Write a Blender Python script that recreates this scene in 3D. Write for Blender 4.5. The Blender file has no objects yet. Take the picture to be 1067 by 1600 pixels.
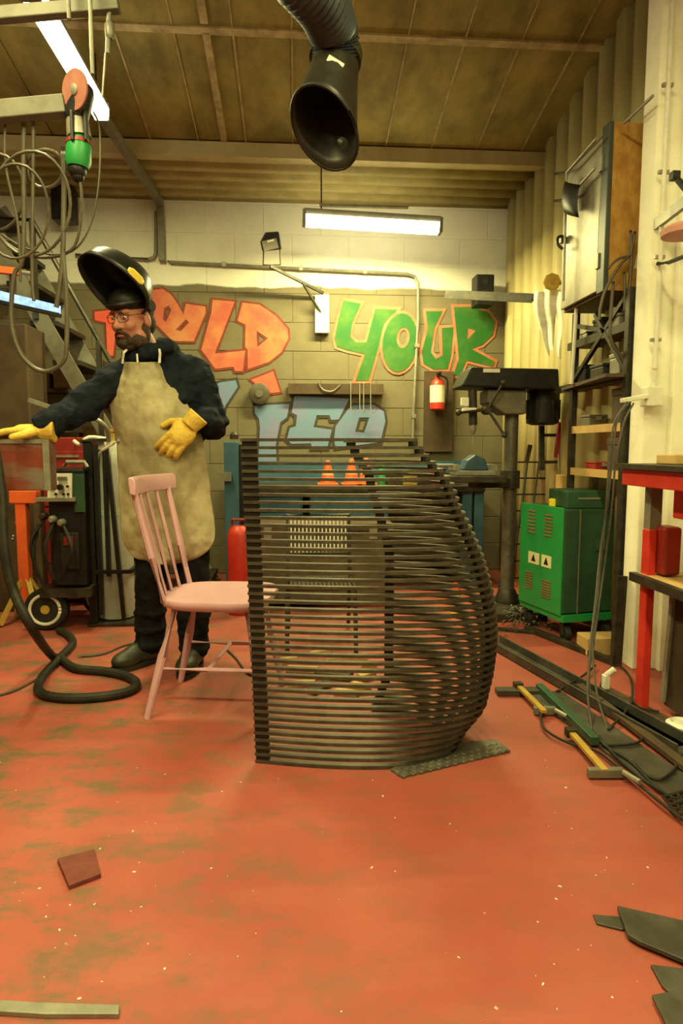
import bpy, bmesh, math, random
from mathutils import Vector, Matrix
random.seed(7)
S = bpy.context.scene
C = S.collection
PI = math.pi
V = Vector

# ------------------------------------------------------------------ camera
CAM = V((0.0, 0.0, 1.03)); FPX = 1000.0
YAW = math.radians(4.0); PITCH = math.radians(5.71)
cd = bpy.data.cameras.new('camera'); cam = bpy.data.objects.new('camera', cd); C.objects.link(cam)
cam.location = CAM; cam.rotation_euler = (PI/2 - PITCH, 0, -YAW)
cd.sensor_fit = 'VERTICAL'; cd.sensor_height = 36.0; cd.lens = 36.0*FPX/1600.0
cd.clip_start = 0.05; cd.clip_end = 100
S.camera = cam

# ------------------------------------------------------------------ world, lamps, exposure
S.view_settings.view_transform = 'Standard'; S.view_settings.look = 'None'
S.view_settings.gamma = 1.0; S.view_settings.use_curve_mapping = False
S.view_settings.exposure = 0.8
W = bpy.data.worlds.new('world'); S.world = W; W.use_nodes = True
W.node_tree.nodes['Background'].inputs[0].default_value = (1.0, 0.84, 0.38, 1)
W.node_tree.nodes['Background'].inputs[1].default_value = 0.05
LCOL = (1.0, 0.91, 0.35)
LAMP_W = 27.0          # watts of one ceiling lamp
WALL_LAMP_W = 42.0

# ------------------------------------------------------------------ picture -> place helpers
_R = cam.rotation_euler.to_matrix()
def ray(px, py):
    return _R @ V(((px-533.5)/FPX, (800-py)/FPX, -1.0))
def P(px, py, Y):
    d = ray(px, py); return CAM + d*((Y-CAM.y)/d.y)
def PZ(px, py, z=0.0):
    d = ray(px, py); return CAM + d*((z-CAM.z)/d.z)
def PX(px, py, X):
    d = ray(px, py); return CAM + d*((X-CAM.x)/d.x)

# ------------------------------------------------------------------ materials
MATS = {}
def mat(name, c, c2=None, scale=6.0, rough=0.6, metal=0.0, bump=0.0, bscale=None, mix=(0.4,0.65), emit=None, estr=0.0, detail=5.0, stretch=None, spec=0.5):
    if name in MATS: return MATS[name]
    m = bpy.data.materials.new(name); m.use_nodes = True
    nt = m.node_tree; N = nt.nodes; L = nt.links
    b = N['Principled BSDF']
    b.inputs['Base Color'].default_value = (*c, 1); b.inputs['Roughness'].default_value = rough
    b.inputs['Metallic'].default_value = metal
    b.inputs['Specular IOR Level'].default_value = spec
    if emit:
        b.inputs['Emission Color'].default_value = (*emit, 1); b.inputs['Emission Strength'].default_value = estr
    if c2 or bump:
        g = N.new('ShaderNodeNewGeometry'); vec = g.outputs['Position']
        if stretch:
            mp = N.new('ShaderNodeMapping'); mp.inputs['Scale'].default_value = stretch
            L.new(vec, mp.inputs['Vector']); vec = mp.outputs['Vector']
    if c2:
        n = N.new('ShaderNodeTexNoise'); n.inputs['Scale'].default_value = scale; n.inputs['Detail'].default_value = detail
        n.inputs['Roughness'].default_value = 0.65
        L.new(vec, n.inputs['Vector'])
        r = N.new('ShaderNodeValToRGB')
        r.color_ramp.elements[0].position = mix[0]; r.color_ramp.elements[0].color = (*c, 1)
        r.color_ramp.elements[1].position = mix[1]; r.color_ramp.elements[1].color = (*c2, 1)
        L.new(n.outputs['Fac'], r.inputs['Fac']); L.new(r.outputs['Color'], b.inputs['Base Color'])
    if bump:
        n2 = N.new('ShaderNodeTexNoise'); n2.inputs['Scale'].default_value = bscale or scale*4; n2.inputs['Detail'].default_value = 6
        L.new(vec, n2.inputs['Vector'])
        bp = N.new('ShaderNodeBump'); bp.inputs['Strength'].default_value = bump; bp.inputs['Distance'].default_value = 0.01
        L.new(n2.outputs['Fac'], bp.inputs['Height']); L.new(bp.outputs['Normal'], b.inputs['Normal'])
    MATS[name] = m
    return m

def floor_mat():
    m = bpy.data.materials.new('red floor paint'); m.use_nodes = True
    nt = m.node_tree; N = nt.nodes; L = nt.links; b = N['Principled BSDF']
    g = N.new('ShaderNodeNewGeometry')
    def noise(sc, det=5, rough=0.6, st=None, off=(0,0,0)):
        mp = N.new('ShaderNodeMapping'); mp.inputs['Scale'].default_value = st or (1,1,1); mp.inputs['Location'].default_value = off
        L.new(g.outputs['Position'], mp.inputs['Vector'])
        n = N.new('ShaderNodeTexNoise'); n.inputs['Scale'].default_value = sc; n.inputs['Detail'].default_value = det; n.inputs['Roughness'].default_value = rough
        L.new(mp.outputs['Vector'], n.inputs['Vector']); return n.outputs['Fac']
    def ramp(f, a, c):
        r = N.new('ShaderNodeMapRange'); r.inputs['From Min'].default_value = a; r.inputs['From Max'].default_value = c
        L.new(f, r.inputs['Value']); return r.outputs['Result']
    def mixc(f, A, B):
        x = N.new('ShaderNodeMix'); x.data_type = 'RGBA'
        L.new(f, x.inputs['Factor'])
        if isinstance(A, tuple): x.inputs['A'].default_value = (*A, 1)
        else: L.new(A, x.inputs['A'])
        if isinstance(B, tuple): x.inputs['B'].default_value = (*B, 1)
        else: L.new(B, x.inputs['B'])
        return x.outputs['Result']
    def mul(a, c):
        x = N.new('ShaderNodeMath'); x.operation = 'MULTIPLY'; L.new(a, x.inputs[0])
        if isinstance(c, float): x.inputs[1].default_value = c
        else: L.new(c, x.inputs[1])
        return x.outputs[0]
    col = mixc(ramp(noise(2.2, 4), 0.35, 0.7), (0.305, 0.057, 0.042), (0.36, 0.082, 0.060))
    col = mixc(mul(ramp(noise(1.6, 6, 0.7, (1, 3.5, 1)), 0.5, 0.75), 0.5), col, (0.39, 0.115, 0.088))
    sx = N.new('ShaderNodeSeparateXYZ'); L.new(g.outputs['Position'], sx.inputs[0])
    left = N.new('ShaderNodeMapRange'); left.inputs['From Min'].default_value = 0.35; left.inputs['From Max'].default_value = -0.75
    left.inputs['To Min'].default_value = 0.22; L.new(sx.outputs['X'], left.inputs['Value'])
    st = mul(ramp(noise(5.5, 8, 0.72, (1, 1.7, 1), (3.1, 1.4, 0)), 0.475, 0.61), left.outputs['Result'])
    col = mixc(mul(st, 0.92), col, (0.12, 0.088, 0.045))
    st2 = ramp(noise(13, 7, 0.75, (1, 1.4, 1), (7.7, 2.2, 0)), 0.57, 0.72)
    col = mixc(mul(st2, 0.45), col, (0.15, 0.085, 0.045))
    sp = ramp(noise(46, 3, 0.5, None, (1.3, 9.1, 0)), 0.735, 0.76)
    col = mixc(mul(sp, 0.75), col, (0.72, 0.52, 0.36))
    L.new(col, b.inputs['Base Color'])
    rr = N.new('ShaderNodeMapRange'); rr.inputs['To Min'].default_value = 0.42; rr.inputs['To Max'].default_value = 0.7
    L.new(noise(4, 6), rr.inputs['Value']); L.new(rr.outputs['Result'], b.inputs['Roughness'])
    bp = N.new('ShaderNodeBump'); bp.inputs['Strength'].default_value = 0.12; bp.inputs['Distance'].default_value = 0.005
    L.new(noise(30, 7, 0.7), bp.inputs['Height']); L.new(bp.outputs['Normal'], b.inputs['Normal'])
    return m

def wall_mat(name, dark=1.0):
    # white paint above, olive grey paint below, uneven border between them
    m = bpy.data.materials.new(name); m.use_nodes = True
    nt = m.node_tree; N = nt.nodes; L = nt.links; b = N['Principled BSDF']
    g = N.new('ShaderNodeNewGeometry'); sx = N.new('ShaderNodeSeparateXYZ'); L.new(g.outputs['Position'], sx.inputs[0])
    n = N.new('ShaderNodeTexNoise'); n.inputs['Scale'].default_value = 3.0; n.inputs['Detail'].default_value = 6; L.new(g.outputs['Position'], n.inputs['Vector'])
    n2 = N.new('ShaderNodeTexNoise'); n2.inputs['Scale'].default_value = 9.0; n2.inputs['Detail'].default_value = 8; L.new(g.outputs['Position'], n2.inputs['Vector'])
    ad = N.new('ShaderNodeMath'); ad.operation = 'MULTIPLY_ADD'; ad.inputs[1].default_value = 0.10; L.new(n.outputs['Fac'], ad.inputs[0]); L.new(sx.outputs['Z'], ad.inputs[2])
    mr = N.new('ShaderNodeMapRange'); mr.inputs['From Min'].default_value = 2.345; mr.inputs['From Max'].default_value = 2.36; L.new(ad.outputs[0], mr.inputs['Value'])
    def two(a, c):
        r = N.new('ShaderNodeMix'); r.data_type = 'RGBA'; r.inputs['A'].default_value = (*[k*dark for k in a], 1); r.inputs['B'].default_value = (*[k*dark for k in c], 1)
        L.new(n2.outputs['Fac'], r.inputs['Factor']); return r.outputs['Result']
    x = N.new('ShaderNodeMix'); x.data_type = 'RGBA'; L.new(mr.outputs['Result'], x.inputs['Factor'])
    L.new(two((0.125, 0.103, 0.058), (0.19, 0.16, 0.10)), x.inputs['A']); L.new(two((0.70, 0.68, 0.60), (0.84, 0.82, 0.76)), x.inputs['B'])
    L.new(x.outputs['Result'], b.inputs['Base Color']); b.inputs['Roughness'].default_value = 0.75
    bp = N.new('ShaderNodeBump'); bp.inputs['Strength'].default_value = 0.25; bp.inputs['Distance'].default_value = 0.006
    n3 = N.new('ShaderNodeTexNoise'); n3.inputs['Scale'].default_value = 60; n3.inputs['Detail'].default_value = 5; L.new(g.outputs['Position'], n3.inputs['Vector'])
    L.new(n3.outputs['Fac'], bp.inputs['Height']); L.new(bp.outputs['Normal'], b.inputs['Normal'])
    return m

M_floor = floor_mat(); M_block = wall_mat('painted block'); M_mortar = wall_mat('painted mortar', 0.95)
M_ceil = mat('ceiling board', (0.12, 0.094, 0.022), (0.34, 0.265, 0.07), 4.5, 0.85, bump=0.3, bscale=25, stretch=(1, .5, 1), mix=(.3, .75))
M_seam = mat('pale batten', (0.42, 0.33, 0.17), (0.24, 0.18, 0.08), 12, 0.8)
M_clad = mat('cream cladding', (0.42, 0.345, 0.16), (0.52, 0.44, 0.22), 4, 0.5, stretch=(1, 1, .3))
M_soff = mat('soffit sheet', (0.34, 0.28, 0.12), (0.44, 0.37, 0.17), 5, 0.55)
M_dim = mat('dim brown wall', (0.20, 0.17, 0.11), (0.26, 0.22, 0.15), 3, .8)
M_cream = mat('cream paint', (0.80, 0.77, 0.62), (0.90, 0.87, 0.75), 5, 0.65, bump=0.15, bscale=40)
M_fascia = mat('fascia paint', (0.42, 0.36, 0.19), (0.52, 0.46, 0.27), 5, 0.6)
M_black = mat('black plastic', (0.009, 0.009, 0.009), (0.017, 0.016, 0.014), 20, 0.45, spec=.3)
M_rubber = mat('black rubber', (0.012, 0.012, 0.009), (0.026, 0.025, 0.018), 12, 0.6, spec=.3)
M_steel = mat('dull steel', (0.10, 0.093, 0.074), (0.17, 0.158, 0.125), 14, 0.5, 0.55)
M_dsteel = mat('dark steel', (0.026, 0.023, 0.017), (0.058, 0.05, 0.034), 16, 0.5, 0.4)
M_bar = mat('mill scale bar', (0.058, 0.050, 0.037), (0.105, 0.09, 0.064), 18, 0.42, 0.45)
M_white = mat('white paint', (0.72, 0.70, 0.62), (0.60, 0.56, 0.46), 8, 0.55)
M_grey = mat('grey paint', (0.14, 0.13, 0.105), (0.20, 0.185, 0.145), 9, 0.55)
M_pink = mat('pink paint', (0.58, 0.335, 0.40), (0.54, 0.30, 0.36), 10, 0.4)
M_red = mat('red paint', (0.60, 0.035, 0.02), (0.48, 0.022, 0.015), 7, 0.45)
M_dred = mat('dark red paint', (0.28, 0.016, 0.014), (0.20, 0.012, 0.01), 7, 0.5)
M_orange = mat('orange plastic', (0.80, 0.13, 0.03), (0.70, 0.10, 0.025), 7, 0.5)
M_green = mat('green paint', (0.015, 0.26, 0.06), (0.012, 0.20, 0.05), 6, 0.45)
M_dgreen = mat('dark green paint', (0.02, 0.06, 0.03), (0.028, 0.085, 0.045), 8, 0.5)
M_blue = mat('blue paint', (0.03, 0.095, 0.16), (0.05, 0.13, 0.20), 7, 0.5)
M_yellow = mat('yellow label', (0.75, 0.55, 0.06), (0.68, 0.48, 0.05), 9, 0.55)
M_wood = mat('pale wood', (0.52, 0.34, 0.13), (0.42, 0.26, 0.09), 8, 0.7, stretch=(4, 1, 1))
M_osb = mat('chip board', (0.34, 0.16, 0.025), (0.50, 0.27, 0.06), 18, 0.7, bump=.3, stretch=(1, 1, .6), mix=(.38, .62))
M_brown = mat('brown board', (0.05, 0.028, 0.014), (0.085, 0.05, 0.022), 6, 0.7)
M_brass = mat('yellow bar', (0.55, 0.36, 0.07), (0.42, 0.26, 0.05), 12, 0.5, .2)
M_cable = mat('grey cable', (0.05, 0.045, 0.037), (0.08, 0.072, 0.06), 12, 0.55)
M_bcable = mat('brown hose', (0.060, 0.048, 0.032), (0.095, 0.076, 0.05), 10, 0.5)
M_gal = mat('galvanised', (0.22, 0.21, 0.17), (0.32, 0.30, 0.24), 12, 0.5, .4)
M_plate = mat('cut plate', (0.060, 0.055, 0.045), (0.105, 0.098, 0.08), 9, 0.5, .45)
M_emit2 = mat('bright lit tube', (0.9, 0.9, 0.85), emit=(1.0, 0.92, 0.48), estr=13.0)
M_emit = mat('lit tube', (0.9, 0.9, 0.85), emit=(1.0, 0.94, 0.60), estr=7.0)

# ------------------------------------------------------------------ mesh helpers
def frame(d, up=V((0, 0, 1))):
    d = d.normalized()
    if abs(d.dot(up)) > 0.98: up = V((0, 1, 0)) if abs(d.y) < .9 else V((1, 0, 0))
    x = d.cross(up).normalized(); y = x.cross(d).normalized()
    return x, y, d
def smoothpath(pts, k=4, closed=False):
    pts = [V(p) for p in pts]; n = len(pts); out = []
    rng = n if closed else n-1
    for i in range(rng):
        p0 = pts[(i-1) % n] if (closed or i > 0) else pts[0]
        p1 = pts[i]; p2 = pts[(i+1) % n]
        p3 = pts[(i+2) % n] if (closed or i+2 < n) else pts[-1]
        for j in range(k):
            t = j/k
            out.append(0.5*((2*p1)+(p2-p0)*t+(2*p0-5*p1+4*p2-p3)*t*t+(3*p1-p0-3*p2+p3)*t**3))
    if not closed: out.append(pts[-1])
    return out
class G:
    def __init__(s): s.v = []; s.f = []
    def add(s, vs, fs):
        o = len(s.v); s.v += [V(q) for q in vs]; s.f += [tuple(o+i for i in f) for f in fs]; return s
    def box(s, c, d, R=None):
        c = V(c); x, y, z = d[0]/2, d[1]/2, d[2]/2
        vs = [V(q) for q in ((-x,-y,-z),(x,-y,-z),(x,y,-z),(-x,y,-z),(-x,-y,z),(x,-y,z),(x,y,z),(-x,y,z))]
        if R is not None: vs = [R @ q for q in vs]
        return s.add([c+q for q in vs], [(0,3,2,1),(4,5,6,7),(0,1,5,4),(1,2,6,5),(2,3,7,6),(3,0,4,7)])
    def bb(s, a, b):
        a = V(a); b = V(b); return s.box((a+b)/2, [abs(q) for q in (b-a)])
    def bar(s, a, b, w, h=None, up=V((0,0,1))):
        a = V(a); b = V(b); h = h or w; x, y, d = frame(b-a, up)
        R = Matrix((x, d, y)).transposed(); return s.box((a+b)/2, (w, (b-a).length, h), R)
    def cyl(s, a, b, r, r2=None, n=12, cap=True):
        a = V(a); b = V(b); r2 = r if r2 is None else r2; x, y, d = frame(b-a)
        vs = []
        for p, q in ((a, r), (b, r2)):
            for i in range(n):
                t = 2*PI*i/n; vs.append(p+(x*math.cos(t)+y*math.sin(t))*q)
        fs = [(i, (i+1) % n, n+(i+1) % n, n+i) for i in range(n)]
        if cap: fs += [tuple(range(n-1, -1, -1)), tuple(range(n, 2*n))]
        return s.add(vs, fs)
    def lathe(s, o, axis, prof, n=16):        # prof: (distance along axis, radius)
        o = V(o); x, y, d = frame(V(axis)); vs = []; m = len(prof)
        for h, r in prof:
            for i in range(n):
                t = 2*PI*i/n; vs.append(o+d*h+(x*math.cos(t)+y*math.sin(t))*r)
        fs = [(k*n+i, k*n+(i+1) % n, (k+1)*n+(i+1) % n, (k+1)*n+i) for k in range(m-1) for i in range(n)]
        fs += [tuple(range(n-1, -1, -1)), tuple(range((m-1)*n, m*n))]
        return s.add(vs, fs)
    def tube(s, pts, r, n=8, closed=False, sm=0):
        pts = [V(p) for p in pts]
        if sm: pts = smoothpath(pts, sm, closed)
        m = len(pts); vs = []; fs = []; px = None
        rr = r if isinstance(r, (list, tuple)) else None
        for i, p in enumerate(pts):
            if closed: d = pts[(i+1) % m]-pts[i-1]
            else: d = pts[min(i+1, m-1)]-pts[max(i-1, 0)]
            if d.length < 1e-9: d = V((0,0,1))
            d.normalize()
            if px is None: x, y, _ = frame(d)
            else:
                x = px-d*px.dot(d)
                x = x.normalized() if x.length > 1e-6 else frame(d)[0]
                y = d.cross(x)
            px = x
            q = rr[min(len(rr)-1, int(i*len(rr)/m))] if rr else r
            for k in range(n):
                t = 2*PI*k/n; vs.append(p+(x*math.cos(t)+y*math.sin(t))*q)
        for i in range(m if closed else m-1):
            for k in range(n):
                fs.append((i*n+k, i*n+(k+1) % n, ((i+1) % m)*n+(k+1) % n, ((i+1) % m)*n+k))
        if not closed: fs += [tuple(range(n-1, -1, -1)), tuple(range((m-1)*n, m*n))]
        return s.add(vs, fs)
    def ribbon(s, pts, w, h, closed=False):    # rectangular bar swept along a level path, w across, h in z
        pts = [V(p) for p in pts]; m = len(pts); vs = []; fs = []
        for i, p in enumerate(pts):
            d = pts[min(i+1, m-1)]-pts[max(i-1, 0)]; d.z = 0; d.normalize(); x = V((d.y, -d.x, 0))
            for a, c in ((-1,-1),(1,-1),(1,1),(-1,1)): vs.append(p+x*a*w/2+V((0,0,c*h/2)))
        for i in range(m-1):
            for k in range(4): fs.append((i*4+k, i*4+(k+1) % 4, (i+1)*4+(k+1) % 4, (i+1)*4+k))
        fs += [(3,2,1,0), tuple(range((m-1)*4, m*4))]
        return s.add(vs, fs)
    def ell(s, c, r, R=None, nu=14, nv=10):
        c = V(c); vs = []; fs = []
        if not isinstance(r, (tuple, list)): r = (r, r, r)
        for j in range(nv+1):
            a = PI*j/nv
            for i in range(nu):
                t = 2*PI*i/nu; q = V((r[0]*math.sin(a)*math.cos(t), r[1]*math.sin(a)*math.sin(t), r[2]*math.cos(a)))
                vs.append(c+(R @ q if R is not None else q))
        for j in range(nv):
            for i in range(nu): fs.append((j*nu+i, (j+1)*nu+i, (j+1)*nu+(i+1) % nu, j*nu+(i+1) % nu))
        return s.add(vs, fs)
    def cap(s, a, b, ra, rb, n=12):            # tapered capsule
        a = V(a); b = V(b); s.cyl(a, b, ra, rb, n); s.ell(a, ra, None, n, 8); s.ell(b, rb, None, n, 8); return s
    def prism(s, poly, vec):
        vec = V(vec); n = len(poly); vs = [V(p) for p in poly]+[V(p)+vec for p in poly]
        return s.add(vs, [tuple(range(n-1, -1, -1)), tuple(range(n, 2*n))]+[(i, (i+1) % n, n+(i+1) % n, n+i) for i in range(n)])
    def mesh(s, name):
        me = bpy.data.meshes.new(name); me.from_pydata([tuple(q) for q in s.v], [], s.f); me.validate(); me.update()
        bm = bmesh.new(); bm.from_mesh(me); bmesh.ops.recalc_face_normals(bm, faces=bm.faces); bm.to_mesh(me); bm.free()
        return me
    def build(s, name, m, parent=None, smooth=True, bevel=0.0, angle=0.6):
        base = V((0,0,0))
        if parent is None and s.v:
            xs = [q.x for q in s.v]; ys = [q.y for q in s.v]; zs = [q.z for q in s.v]
            base = V(((min(xs)+max(xs))/2, (min(ys)+max(ys))/2, min(zs)))
            s.v = [q-base for q in s.v]
        me = s.mesh(name)
        return link(name, me, m, parent, base, smooth, bevel, angle)
def wloc(o):
    l = V(o.location)
    while o.parent: o = o.parent; l += V(o.location)
    return l
def link(name, me, m, parent=None, base=V((0,0,0)), smooth=True, bevel=0.0, angle=0.6):
    if m is not None and not me.materials: me.materials.append(m)
    if smooth:
        me.polygons.foreach_set('use_smooth', [True]*len(me.polygons)); me.set_sharp_from_angle(angle=angle)
    o = bpy.data.objects.new(name, me); C.objects.link(o)
    if parent is not None:
        o.parent = parent; o.location = base-wloc(parent)      # meshes are given in room coordinates
    else: o.location = base
    if bevel:
        b = o.modifiers.new('bevel', 'BEVEL'); b.width = bevel; b.segments = 2; b.limit_method = 'ANGLE'; b.angle_limit = 0.7
    return o
def tag(o, label, cat, group=None):
    o['label'] = label; o['category'] = cat
    if group: o['group'] = group
    return o
def plabel(o, label): o['label'] = label; return o
def thing(name, loc, label, cat, group=None):
    o = bpy.data.objects.new(name, None); o.empty_display_size = .1; C.objects.link(o); o.location = V(loc)
    return tag(o, label, cat, group)
def struct(o): o['kind'] = 'structure'; return o
def copy_tree(o, parent=None):
    c = o.copy(); C.objects.link(c)
    if parent is not None: c.parent = parent
    for k in [ch for ch in o.children]: copy_tree(k, c)
    return c
def organic(name, g, m, parent, voxel=0.008, it=4, fac=0.5):   # fuse overlapping solids into one smooth skin
    me = g.mesh(name); o = bpy.data.objects.new(name, me); C.objects.link(o)
    r = o.modifiers.new('r', 'REMESH'); r.mode = 'VOXEL'; r.voxel_size = voxel
    sm = o.modifiers.new('s', 'SMOOTH'); sm.iterations = it; sm.factor = fac
    dg = bpy.context.evaluated_depsgraph_get(); dg.update()
    nm = bpy.data.meshes.new_from_object(o.evaluated_get(dg)); nm.name = name
    bpy.data.objects.remove(o); bpy.data.meshes.remove(me)
    nm.materials.clear(); nm.materials.append(m)
    nm.polygons.foreach_set('use_smooth', [True]*len(nm.polygons))
    q = bpy.data.objects.new(name, nm); C.objects.link(q)
    if parent is not None: q.parent = parent; q.location = -wloc(parent)
    return q

# ================================================================== THE SETTING
XL, XR, YB, YF = -3.4, 1.72, 5.26, -2.6
g = G(); g.bb((XL-.1, YF-.1, -.1), (XR+.35, YB+.2, 0)); o = struct(g.build('floor', M_floor, None, False))

# back wall: mortar bed with every block laid on it
g = G(); g.bb((XL, YB+.0045, 0), (XR+.1, YB+.2, 3.6)); wall_back = struct(g.build('wall_back', M_mortar, None, False))
def block_mesh(w):
    q = G(); q.box((0, 0, 0), (w, .03, .2205)); me = q.mesh('block')
    bm = bmesh.new(); bm.from_mesh(me)
    bmesh.ops.bevel(bm, geom=[e for e in bm.edges if abs(e.verts[0].co.y-e.verts[1].co.y) < 1e-6 and e.verts[0].co.y < 0], offset=.0025, segments=1, affect='EDGES')
    bm.to_mesh(me); bm.free(); me.materials.append(M_block); return me
BM = {}
for row in range(14):
    z = .115+row*.225
    x = XL - (.225 if row % 2 else 0)
    while x < XR:
        a = max(x, XL); b = min(x+.45, XR+.02); w = round(b-a-.0045, 3)
        if w > .04:
            if w not in BM: BM[w] = block_mesh(w)
            link('block', BM[w], None, wall_back, V(((a+b)/2, YB+.015+random.uniform(-.0012, .0012), z)), False)
        x += .45

# other walls
PITCHW = .19
def corrugated(name, p0, p1, up, depth, m, pitch=PITCHW, flip=1):
    p0 = V(p0); p1 = V(p1); up = V(up); d = (p1-p0); ln = d.length; d.normalize(); n = d.cross(up).normalized()*flip
    pts = []; t = 0
    while t < ln:
        for q, h in ((0, 0), (.38, 0), (.5, 1), (.88, 1)):
            if t+q*pitch <= ln: pts.append(p0+d*(t+q*pitch)+n*h*depth)
        t += pitch
    pts.append(p1)
    k = len(pts); q = G(); q.add(pts+[p+up for p in pts], [(i, i+1, k+i+1, k+i) for i in range(k-1)])
    o = q.build(name, m, None, True, 0, .3)
    s = o.modifiers.new('thick', 'SOLIDIFY'); s.thickness = .004
    return o
struct(corrugated('wall_right', (XR, YB+.01, 0), (XR, 2.82, 0), (0, 0, 3.32), .035, M_clad))
g = G(); g.bb((XR+.10, YF, 0), (XR+.25, 2.82, 4.1)); struct(g.build('wall_right_front', M_cream, None, False))
g = G(); g.bb((XL-.1, YF, 0), (XL, YB+.1, 4.1)); struct(g.build('wall_left', M_dim, None, False))
g = G(); g.bb((XL, YF-.1, 0), (XR+.2, YF, 4.1)); struct(g.build('wall_rear', M_dim, None, False))
# pillar between the cladding and the front part of the right-hand wall
g = G(); g.bb((1.555, 2.80, 0), (XR+.2, 2.92, 3.42)); pillar = struct(g.build('trim_1', M_cream, None, False, .006))
g = G(); g.bb((1.665, 2.765, 0), (XR+.16, 2.799, 3.42)); struct(g.build('trim_2', M_cream, None, False, .004))

# ceiling: sloping boards with pale battens over the joints
SL = .20
def cz(Y): return 3.03+SL*(4.5-Y)
g = G(); g.prism([(XL, 4.5, cz(4.5)+.03), (XR+.3, 4.5, cz(4.5)+.03), (XR+.3, YF, cz(YF)+.03), (XL, YF, cz(YF)+.03)], (0, 0, .08))
ceiling = struct(g.build('ceiling', M_ceil, None, False))
g = G(); g.bb((XL, 4.5, 3.07), (XR+.1, YB+.1, 3.6)); g.build('soffit_filler', M_ceil, ceiling, False)
Rc = Matrix.Rotation(-math.atan(SL), 3, 'X')
pw, joints = .62, [4.49, 3.63, 2.43, 1.23, .03, -1.17, -2.6]
q = {}
for a, b in zip(joints[:-1], joints[1:]):
    x = XR-8*pw-.18
    while x < XR+.25:
        ym = (a+b)/2; ln = (a-b)/math.cos(math.atan(SL))-.01
        key = round(ln, 3)
        if key not in q:
            gg = G(); gg.box((0,0,0), (pw-.008, ln, .016), Rc); q[key] = gg.mesh('panel'); q[key].materials.append(M_ceil)
        link('panel', q[key], None, ceiling, V((x+pw/2, ym, cz(ym)+.02+random.uniform(-.003, .003))), False)
        x += pw
    gg = G(); gg.box((( XL+XR)/2, b, cz(b)+.006), (XR-XL+.3, .045, .014), Rc); gg.build('batten', M_seam, ceiling, False)
for i in range(9):
    x = XR+.25-.18-.25-i*pw*.5
    gg = G(); gg.box((x, 4.06, cz(4.06)+.010), (.007 if i % 2 else .010, .86, .007), Rc); gg.box((x, 3.03, cz(3.03)+.010), (.007, 1.2, .007), Rc); gg.build('batten', M_seam, ceiling, False)

gx = PZ(332, 100, 3.2).x
gg = G(); gg.box((gx, 4.06, cz(4.06)+.006), (.04, .86, .014), Rc); gg.box((gx, 2.9, cz(2.9)+.006), (.04, 1.4, .014), Rc); gg.build('batten', M_seam, ceiling, False)
# low soffit of ribbed sheet along the back wall, with its edge beam
struct(corrugated('trim_3', (XL, 4.56, 2.97), (XL, YB, 2.945), (XR-XL+.03, 0, 0), .035, M_soff, .145, -1))
g = G(); g.bb((XL, 4.48, 2.945), (XR, 4.56, 3.04)); struct(g.build('trim_4', M_fascia, None, False, .004))

# ------------------------------------------------------------------ painted letters on the back wall
def graffiti(polys, fill, line, off, x0, y0, sc, label, depth=.0):
    def tocurve(o_, ex, yy, m, nm, parent):
        cu = bpy.data.curves.new(nm, 'CURVE'); cu.dimensions = '2D'; cu.fill_mode = 'BOTH'; cu.offset = o_; cu.extrude = ex
        for poly in polys:
            sp = cu.splines.new('POLY'); sp.points.add(len(poly)-1); sp.use_cyclic_u = True
            for k, (a, b) in enumerate(poly):
                p = P(x0+a/sc, y0+b/sc, YB); sp.points[k].co = (p.x, p.z, 0, 1)
        ob = bpy.data.objects.new(nm, cu); C.objects.link(ob)
        dg = bpy.context.evaluated_depsgraph_get(); dg.update()
        me = bpy.data.meshes.new_from_object(ob.evaluated_get(dg)); bpy.data.objects.remove(ob)
        me.transform(Matrix(((1,0,0,0),(0,0,-1,yy),(0,1,0,0),(0,0,0,1)))); me.name = nm
        me.materials.clear()
        return link(nm, me, m, parent, V((0,0,0)), False)
    a = tocurve(0, .0008, YB-.0075-depth, fill, 'graffiti_letter', wall_back); plabel(a, label)
    tocurve(off, .0006, YB-.0045-depth, line, 'letter_outline', a)
def ellp(cx, cy, rx, ry, tilt=0, n=22):
    out = []
    for i in range(n):
        t = 2*PI*i/n; a, b = rx*math.cos(t), ry*math.sin(t)
        out.append((cx+a*math.cos(tilt)-b*math.sin(tilt), cy+a*math.sin(tilt)+b*math.cos(tilt)))
    return out
G_or = mat('orange spray', (0.50, 0.10, 0.065), (0.55, 0.21, 0.085), 4, 0.7, mix=(.42, .62))
G_red = mat('red spray', (0.80, 0.10, 0.06), (0.78, 0.15, 0.09), 6, 0.7)
G_rl = mat('dark red spray line', (0.17, 0.022, 0.014), (0.24, 0.035, 0.02), 8, 0.7)
G_gr = mat('green spray', (0.012, 0.115, 0.013), (0.065, 0.155, 0.017), 5, 0.7, mix=(.45, .7))
G_ol = mat('orange spray line', (0.46, 0.12, 0.062), (0.40, 0.21, 0.105), 7, 0.7)
G_bl = mat('pale blue spray', (0.14, 0.24, 0.40), (0.22, 0.20, 0.40), 4, 0.7, mix=(.45, .7))
G_bk = mat('black spray line', (0.035, 0.032, 0.025), (0.06, 0.05, 0.035), 8, 0.7)
a = (230, 430, 4.446)
graffiti([[(-365,255),(-215,240),(-205,315),(-235,560),(-275,560),(-285,330),(-360,315)]], G_red, G_rl, .016, *a, 'part of an orange red letter behind the worker')
graffiti([[(20,330),(40,105),(110,97),(165,135),(215,205),(252,275),(270,200),(405,220),(408,262),(325,462),(180,460),(100,380),(60,340)],
          [(120,230),(150,212),(170,245),(132,325),(110,310)], [(270,308),(292,330),(235,390),(198,382)]], G_or, G_rl, .016, *a, 'orange painted letter O with dark red outline', .0030)
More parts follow.
